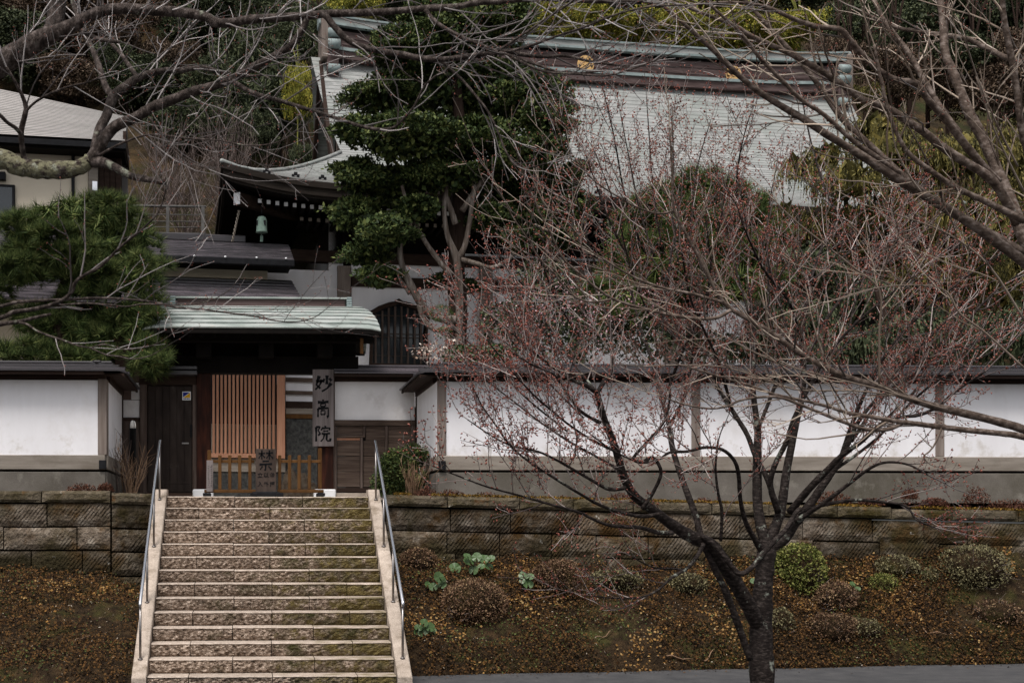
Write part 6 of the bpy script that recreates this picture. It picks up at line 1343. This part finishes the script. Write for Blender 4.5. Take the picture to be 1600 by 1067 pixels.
# bare bushes on the terrace between house and hall
cfgD = dict(seg=.2, wob=.07, up=.06, rmin=.0045, space={2: .3, 1: .26}, ratio=(.35, .65), ang=(.3, .75), lift=.5, flat=1, bud=0, budlvl=-1, r0=.02)
for i, (x, y, d, n, h, lab) in enumerate(((225, 335, 40.2, 9, 2.3, 'bare grey shrub nearest the slate roofed house'), (290, 330, 41, 9, 2.7, 'bare brown shrub in the middle of the terrace'), (350, 320, 41.5, 10, 3.4, 'bare reddish tree right behind the upturned eave corner'), (410, 270, 43, 9, 2.9, 'bare reddish tree behind the roof edge left of the gable'), (270, 270, 44, 8, 2.6, 'bare twiggy shrub above the pale hill path'))):
    b = atd(x, y, d); T_ = BareTree('bare_shrub', lab, 'shrub', (b.x, b.y, hill_z(b.x, b.y)), M['twig_r'], 50 + i, 'bare shrubs on the terrace')
    for k in range(n):
        a = T_.rng.uniform(0, 6.28); lean = T_.rng.uniform(.1, .75)
        T_.tw.grow(Vector((b.x, b.y, hill_z(b.x, b.y) - .1)), Vector((math.cos(a) * lean, math.sin(a) * lean, 1)), h * T_.rng.uniform(.7, 1.15), .02, 2, cfgD)
    T_.tw.mesh('branches', M['twig_r'], T_.o)

# ------------------------------------------------------------------ bank: ground cover, bushes, round leaved plants
def bankpt(px, py):                    # the point of the bank seen at a pixel
    d = ray(px, py); Y = 18.6
    while Y < 22.6:
        p = at(px, py, Y)
        if p.z <= bank_z(p.x, p.y) and Y > toeY(p.x): return p
        Y += .02
    return at(px, py, 22.3)
rs = np.random.RandomState(77)
def cover(name, mat, n, x0, x1, size, thr, seed, lift=.02, asp=.75, spread=.7):
    rs = np.random.RandomState(seed); C = []
    while len(C) < n:
        x = rs.uniform(x0, x1)
        if -1.56 < x < 2.13: continue
        y = rs.uniform(toeY(x) - .06, wallY(x) + .02); m_ = mnoise.noise((x * .8, y * .8, seed)) + .5 * mnoise.noise((x * 2.6, y * 2.6, seed + 5)) + rs.uniform(-.25, .25)
        if m_ < thr: continue
        C.append((x, y, bank_z(x, y) + lift * rs.rand() * 2))
    C = np.array(C); d = norm(np.array([0, -.55, .75]) + rs.normal(size=(len(C), 3)) * .8); b = None
    nrm_ = norm(np.array([[0, -.6, .8]]) + rs.normal(size=(len(C), 3)) * .55); a = norm(np.cross(nrm_, unit(len(C), rs))); b = np.cross(nrm_, a); s = size * rs.uniform(.6, 1.4, size=(len(C), 1))
    v, f = quads(C, a * s * .5, b * s * .5 * asp); o = rawmesh(name, v, f, mat, kind='stuff'); return o
tag(cover('ground_cover', M['bankleaf'], 85000, -6.5, 14.5, .034, -.12, 1, .05), 'withered brown and orange ground cover over the whole bank', 'ground cover')
tag(cover('fallen_leaves', lmat('orange_leaf', [(.05, .022, .008), (.13, .062, .018), (.24, .125, .034), (.3, .2, .085)], rough=.8), 6000, -6.5, 14.5, .04, .34, 4, .06), 'scattered ochre fallen leaves lying on the bank', 'fallen leaves')
tag(cover('green_creeper', lmat('creeper_leaf', [(.02, .03, .008), (.05, .065, .018), (.09, .1, .03)], rough=.7), 4500, -6.5, 14.5, .03, .15, 9, .05), 'small dull green creeper leaves between the brown cover', 'creeper')
tag(cover('pale_debris', lmat('pale_debris', [(.2, .15, .1), (.38, .31, .23), (.5, .44, .36)], rough=.8), 1500, -6.5, 14.5, .03, -.3, 13, .06, .3), 'pale chips and straw scattered on the bank', 'debris')
def bush(px, py, rx, ry, mat, lab, n, size, seed, name='azalea_bush'):
    rs = np.random.RandomState(seed); p = bankpt(px, min(py + ry * .7, 1010)); d = p.dot(Vector((sA, cA, 0))); c = atd(px, py, d + .1); t = thing(name, lab, 'bush', (p.x, p.y, p.z - .05), 'clipped bushes on the bank')
    R_, H = pxr(rx, d), pxr(ry, d); bl = [(c.x, c.y + R_ * .25, c.z, R_, R_ * .85, H)] + [(c.x + rs.uniform(-.5, .5) * R_, c.y + R_ * .2 + rs.uniform(-.3, .2) * R_, c.z + rs.uniform(-.35, .45) * H, R_ * rs.uniform(.45, .6), R_ * .5, H * rs.uniform(.4, .6)) for _ in range(4)]
    P, D_ = blob_pts(bl, n, rs, shell=.8, up=.25); P = P + rs.normal(size=P.shape) * .012; v, f = leafset(P, D_, size, .55, .9, rs); rawmesh('foliage', v, f, M[mat], t)
    tw = Twigs(random.Random(seed)); cfg = dict(seg=.06, wob=.1, up=.02, rmin=.002, space={1: .1}, ratio=(.3, .6), ang=(.3, .8), lift=.3, bud=0, budlvl=-1, r0=.006)
    for k in range(46):
        a = rs.uniform(0, 6.28); e = rs.uniform(.1, 1.35); u = Vector((math.cos(a) * math.cos(e), math.sin(a) * math.cos(e), math.sin(e)))
        tw.grow(Vector((c.x, c.y + R_ * .25, c.z - H * .7)), Vector((u.x * R_, u.y * R_, u.z * H * 1.7)), (R_ + H) * .62 * rs.uniform(.8, 1.08), .005, 1, cfg)
    tw.mesh('twigs', M['twig_r'], t)
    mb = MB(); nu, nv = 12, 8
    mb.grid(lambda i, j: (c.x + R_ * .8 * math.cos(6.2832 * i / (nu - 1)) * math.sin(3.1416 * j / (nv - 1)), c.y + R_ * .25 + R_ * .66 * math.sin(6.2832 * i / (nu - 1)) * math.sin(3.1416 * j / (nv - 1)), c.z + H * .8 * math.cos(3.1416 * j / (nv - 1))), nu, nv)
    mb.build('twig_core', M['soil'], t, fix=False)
BU = [(742, 945, 52, 40, 'bushbrown', 'large reddish brown domed bush right of the stairs', 5200, .026), (872, 910, 40, 36, 'bushbrown', 'tall brown bush left of the small pale green bush', 3200, .026), (965, 908, 40, 18, 'busholive', 'low pale green bush below the chiselled wall, left of the trunk', 2000, .026),
      (655, 880, 30, 24, 'bushbrown', 'small rusty bush beside the right stair kerb', 1800, .024), (1075, 915, 34, 20, 'busholive', 'faint olive bush left of the leaning trunk', 1500, .026), (1252, 895, 42, 46, 'bushgreen', 'large bright green bush right of the dark trunk', 3600, .036),
      (1402, 888, 38, 20, 'busholive', 'flat brown bush above the small green ball bush', 1800, .026), (1381, 914, 26, 18, 'bushgreen', 'small round green ball bush at the middle right', 1500, .022), (1455, 902, 21, 15, 'busholive', 'tiny grey green ball bush left of the big olive bush', 1100, .022),
      (1528, 890, 56, 38, 'busholive', 'wide olive brown bush near the right edge', 4200, .026), (1310, 935, 34, 26, 'bushbrown', 'dark sprawling brown bush below the bright green bush', 1500, .028), (1300, 985, 40, 26, 'bushbrown', 'low dark shrub near the road right of the trunk', 1400, .028), (1222, 975, 20, 26, 'busholive', 'small greyish bush pressed behind the dark trunk', 1000, .026), (1350, 985, 30, 20, 'busholive', 'low grey brown shrub between road and ball bush', 900, .026), (1560, 960, 40, 22, 'bushbrown', 'low brown shrub at the lower right edge', 1000, .028)]
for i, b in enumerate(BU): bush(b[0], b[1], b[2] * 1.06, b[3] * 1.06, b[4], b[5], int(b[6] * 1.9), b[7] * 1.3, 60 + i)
def roundleaf(px, py, leaves, lab, seed):
    r = random.Random(seed); p = bankpt(px, py); t = thing('leopard_plant', lab, 'plant', tuple(p), 'round leaved plants on the bank')
    for lx, ly, rr in leaves:
        d = p.dot(Vector((sA, cA, 0))) - .12 - r.uniform(0, .12); c = atd(lx, ly, d); R_ = pxr(rr, d); n = 12
        nr = Vector((r.uniform(-.4, .4), -1, r.uniform(.3, 1.1))).normalized(); u = nr.cross(Vector((0, 0, 1))).normalized(); w = u.cross(nr); a0 = r.uniform(-.5, .5) + math.pi / 2 * 3
        vs = [c - nr * R_ * .07]; 
        for k in range(n + 1):
            a = a0 + .28 + (6.283 - .56) * k / n; q = R_ * (1 + r.uniform(-.06, .06)); vs.append(c + (u * math.cos(a) + w * math.sin(a)) * q + nr * r.uniform(-.1, .1) * R_)
        vs += [v - nr * .004 for v in vs]; m_ = n + 2
        fs = [(0, k, k + 1) for k in range(1, n + 1)] + [(m_, m_ + k + 1, m_ + k) for k in range(1, n + 1)] + [(k, m_ + k, m_ + k + 1, k + 1) for k in range(1, n + 1)]
        mb = MB(); mb.add(vs, fs, smooth=False); mb.build('leaf', M['round'], t, fix=False)
        mb = MB(); mb.tube([p, (Vector(p) + c) / 2 + Vector((0, -.03, .05)), c - nr * R_ * .18], .004, 5); mb.build('stalk', M['bushgreen'], t, fix=False)
roundleaf(746, 905, [(733, 876, 9), (745, 870, 8), (757, 873, 9), (767, 872, 7), (764, 884, 7), (740, 890, 8), (752, 884, 6), (730, 868, 6)], 'tallest round leaved green plant with raised leaves above the brown dome', 1)
roundleaf(690, 920, [(686, 901, 9), (691, 913, 7), (677, 916, 7), (668, 912, 5), (692, 905, 5)], 'round leaved green plant just left of the big brown dome', 2)
roundleaf(711, 895, [(711, 887, 9.5)], 'single round leaf standing alone above the brown dome', 3)
roundleaf(824, 915, [(817, 898, 7), (828, 900, 7), (825, 911, 9), (816, 907, 5)], 'round leaved green plant between the two brown bushes', 4)
roundleaf(666, 990, [(654, 980, 7), (663, 972, 7), (672, 979, 8), (660, 986, 9), (676, 985, 7), (651, 987, 5), (668, 989, 6)], 'dark round leaved plant low beside the right stair kerb', 5)
roundleaf(1338, 925, [(1332, 912, 5), (1340, 919, 5)], 'pair of round leaves between the green bushes at right', 6)
roundleaf(1177, 915, [(1177, 907, 5.5)], 'single round leaf in the fork of the dark trunk', 7)
# clumps along the wall tops, moss, dead stems, shrubs at the gate corners
def clump(name, lab, px, py, w, h, Y, n, size, mat, seed, group=None, cat_='plant'):
    rs = np.random.RandomState(seed); c = at(px, py, Y); t_ = Y; R_, H = pxr(w, t_), pxr(h, t_) * 2.0; o = thing(name, lab, cat_, (c.x, c.y, c.z - H * .6), group)
    P, D_ = blob_pts([(c.x, c.y, c.z - H * .3, R_, .14, H)], int(n * 1.6), rs, shell=.3, up=.8); D_ = norm(D_ + np.array([0, 0, .8])); v, f = leafset(P, D_, size, .5, .5, rs); rawmesh('foliage', v, f, M[mat], o); return o
SE = [(128, 765, 26, 8), (165, 763, 14, 7), (665, 772, 22, 8), (705, 775, 26, 8), (760, 780, 30, 9), (880, 786, 30, 9), (970, 782, 26, 10), (1100, 788, 26, 8), (1300, 780, 34, 10), (1422, 774, 14, 9), (1525, 778, 26, 14), (1575, 790, 36, 8), (1360, 786, 24, 6), (1460, 785, 24, 6)]
sl_ = ['on the left wall top near the corner lamp', 'at the left wall corner below the white post', 'beside the dry stems at the right stair head', 'under the metal shoe of the right wall corner', 'left of the leaning cherry branch', 'on mossy caps under the white wall', 'in a taller tuft under the first wall post', 'behind the forking cherry limbs', 'in a broad mound right of the trunk', 'in a small upright tuft at right', 'in the tallest mound near the right edge', 'trailing at the far right end', 'thin between two mounds at right', 'thin beside the tallest mound']
for i, (s_, q) in enumerate(zip(SE, sl_)): clump('stonecrop', 'rusty red stonecrop ' + q, s_[0], s_[1], s_[2], s_[3], 22.62, 420, .035, 'sedum', 90 + i, 'stonecrop along the wall tops')
rs = np.random.RandomState(8); n = 6500; X = rs.uniform(2.3, 14, n); Zc = 2.585 - .0248 * (X - 2.16); P = np.stack([X, 22.36 + rs.rand(n) * .45, Zc + .005 + rs.rand(n) * .03], 1); keep = np.array([mnoise.noise((x * 1.3, 4, 2)) > -.25 for x in X]); P = P[keep]
v, f = leafset(P, np.tile(np.array([0, -.2, 1.]), (len(P), 1)), .035, .6, .8, rs); tag(rawmesh('moss', v, f, M['moss'], kind='stuff'), 'orange brown moss along the right wall cap stones', 'moss')
def stems(name, lab, px, py, Y, n, h, lean, seed, mat, r=.007, cat_='plant'):
    b = at(px, py, Y); T_ = BareTree(name, lab, cat_, (b.x, b.y, 2.45), M[mat], seed); cfg = dict(seg=.12, wob=.09, up=.03, rmin=.003, space={1: .22}, ratio=(.25, .5), ang=(.3, .8), lift=.4, flat=1, bud=0, budlvl=-1, r0=.01)
    for k in range(n):
        a = T_.rng.uniform(0, 6.28); l = T_.rng.uniform(.05, lean); T_.tw.grow(Vector((b.x + T_.rng.uniform(-.08, .08), b.y + T_.rng.uniform(-.08, .08), 2.48)), Vector((math.cos(a) * l, math.sin(a) * l, 1)), h * T_.rng.uniform(.55, 1.1), r, 1, cfg)
    T_.tw.mesh('stems', M[mat], T_.o)
stems('dry_shrub', 'tangle of dry tan stems before the green shrub at the right corner', 645, 775, 23.6, 34, .75, .55, 71, 'deadstem')
stems('dry_shrub', 'dark reddish dry stems round the lamp at the left corner', 203, 775, 24.8, 26, 1.0, .4, 72, 'deadstem')
stems('bare_sapling', 'thin bare sapling in the corner left of the lamp', 188, 770, 24.9, 6, 1.25, .35, 73, 'twig_r')
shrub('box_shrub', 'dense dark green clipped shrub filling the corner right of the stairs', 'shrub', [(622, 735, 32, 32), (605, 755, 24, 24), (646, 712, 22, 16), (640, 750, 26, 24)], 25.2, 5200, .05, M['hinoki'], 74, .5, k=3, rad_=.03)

for i, (px_, py_, dx, dy, lab) in enumerate(((1040, 1028, .42, .05, 'reddish fallen stick lying on the bank left of the trunk'), (930, 1000, .3, .2, 'thin fallen stick in the ground cover below the pale bush'), (1100, 1040, .2, .16, 'short fallen stick near the road edge'), (1440, 985, .35, -.1, 'thin fallen stick low on the bank at right'), (120, 1000, .3, .12, 'fallen stick on the left bank'))):
    p = bankpt(px_, py_); mb = MB(); q = [(p.x + dx * k / 5, p.y - .03 + dy * k / 5, bank_z(p.x + dx * k / 5, p.y + dy * k / 5) + .035 + .02 * math.sin(k * 1.7 + i)) for k in range(6)]
    mb.tube(q, [.011, .010, .009, .008, .006, .004], 6); tag(mb.build('fallen_stick', M['deadstem']), lab, 'stick')

rs = np.random.RandomState(21); n = 900; X = rs.uniform(2.3, 14, n); Yo = np.array([toeY(x) for x in X]) - rs.exponential(.16, n); P = np.stack([X, Yo, np.full(n, .008) + rs.rand(n) * .008], 1)
a = norm(rs.normal(size=(n, 3)) * np.array([1, 1, .12])); b = norm(np.cross(a, np.array([0, 0, 1.]) + rs.normal(size=(n, 3)) * .2)); s = .034 * rs.uniform(.5, 1.4, size=(n, 1)); v, f = quads(P, a * s * .5, b * s * .35)
tag(rawmesh('road_litter', v, f, M['bankleaf'], kind='stuff'), 'dead leaves blown along the road edge under the bank', 'leaf litter')
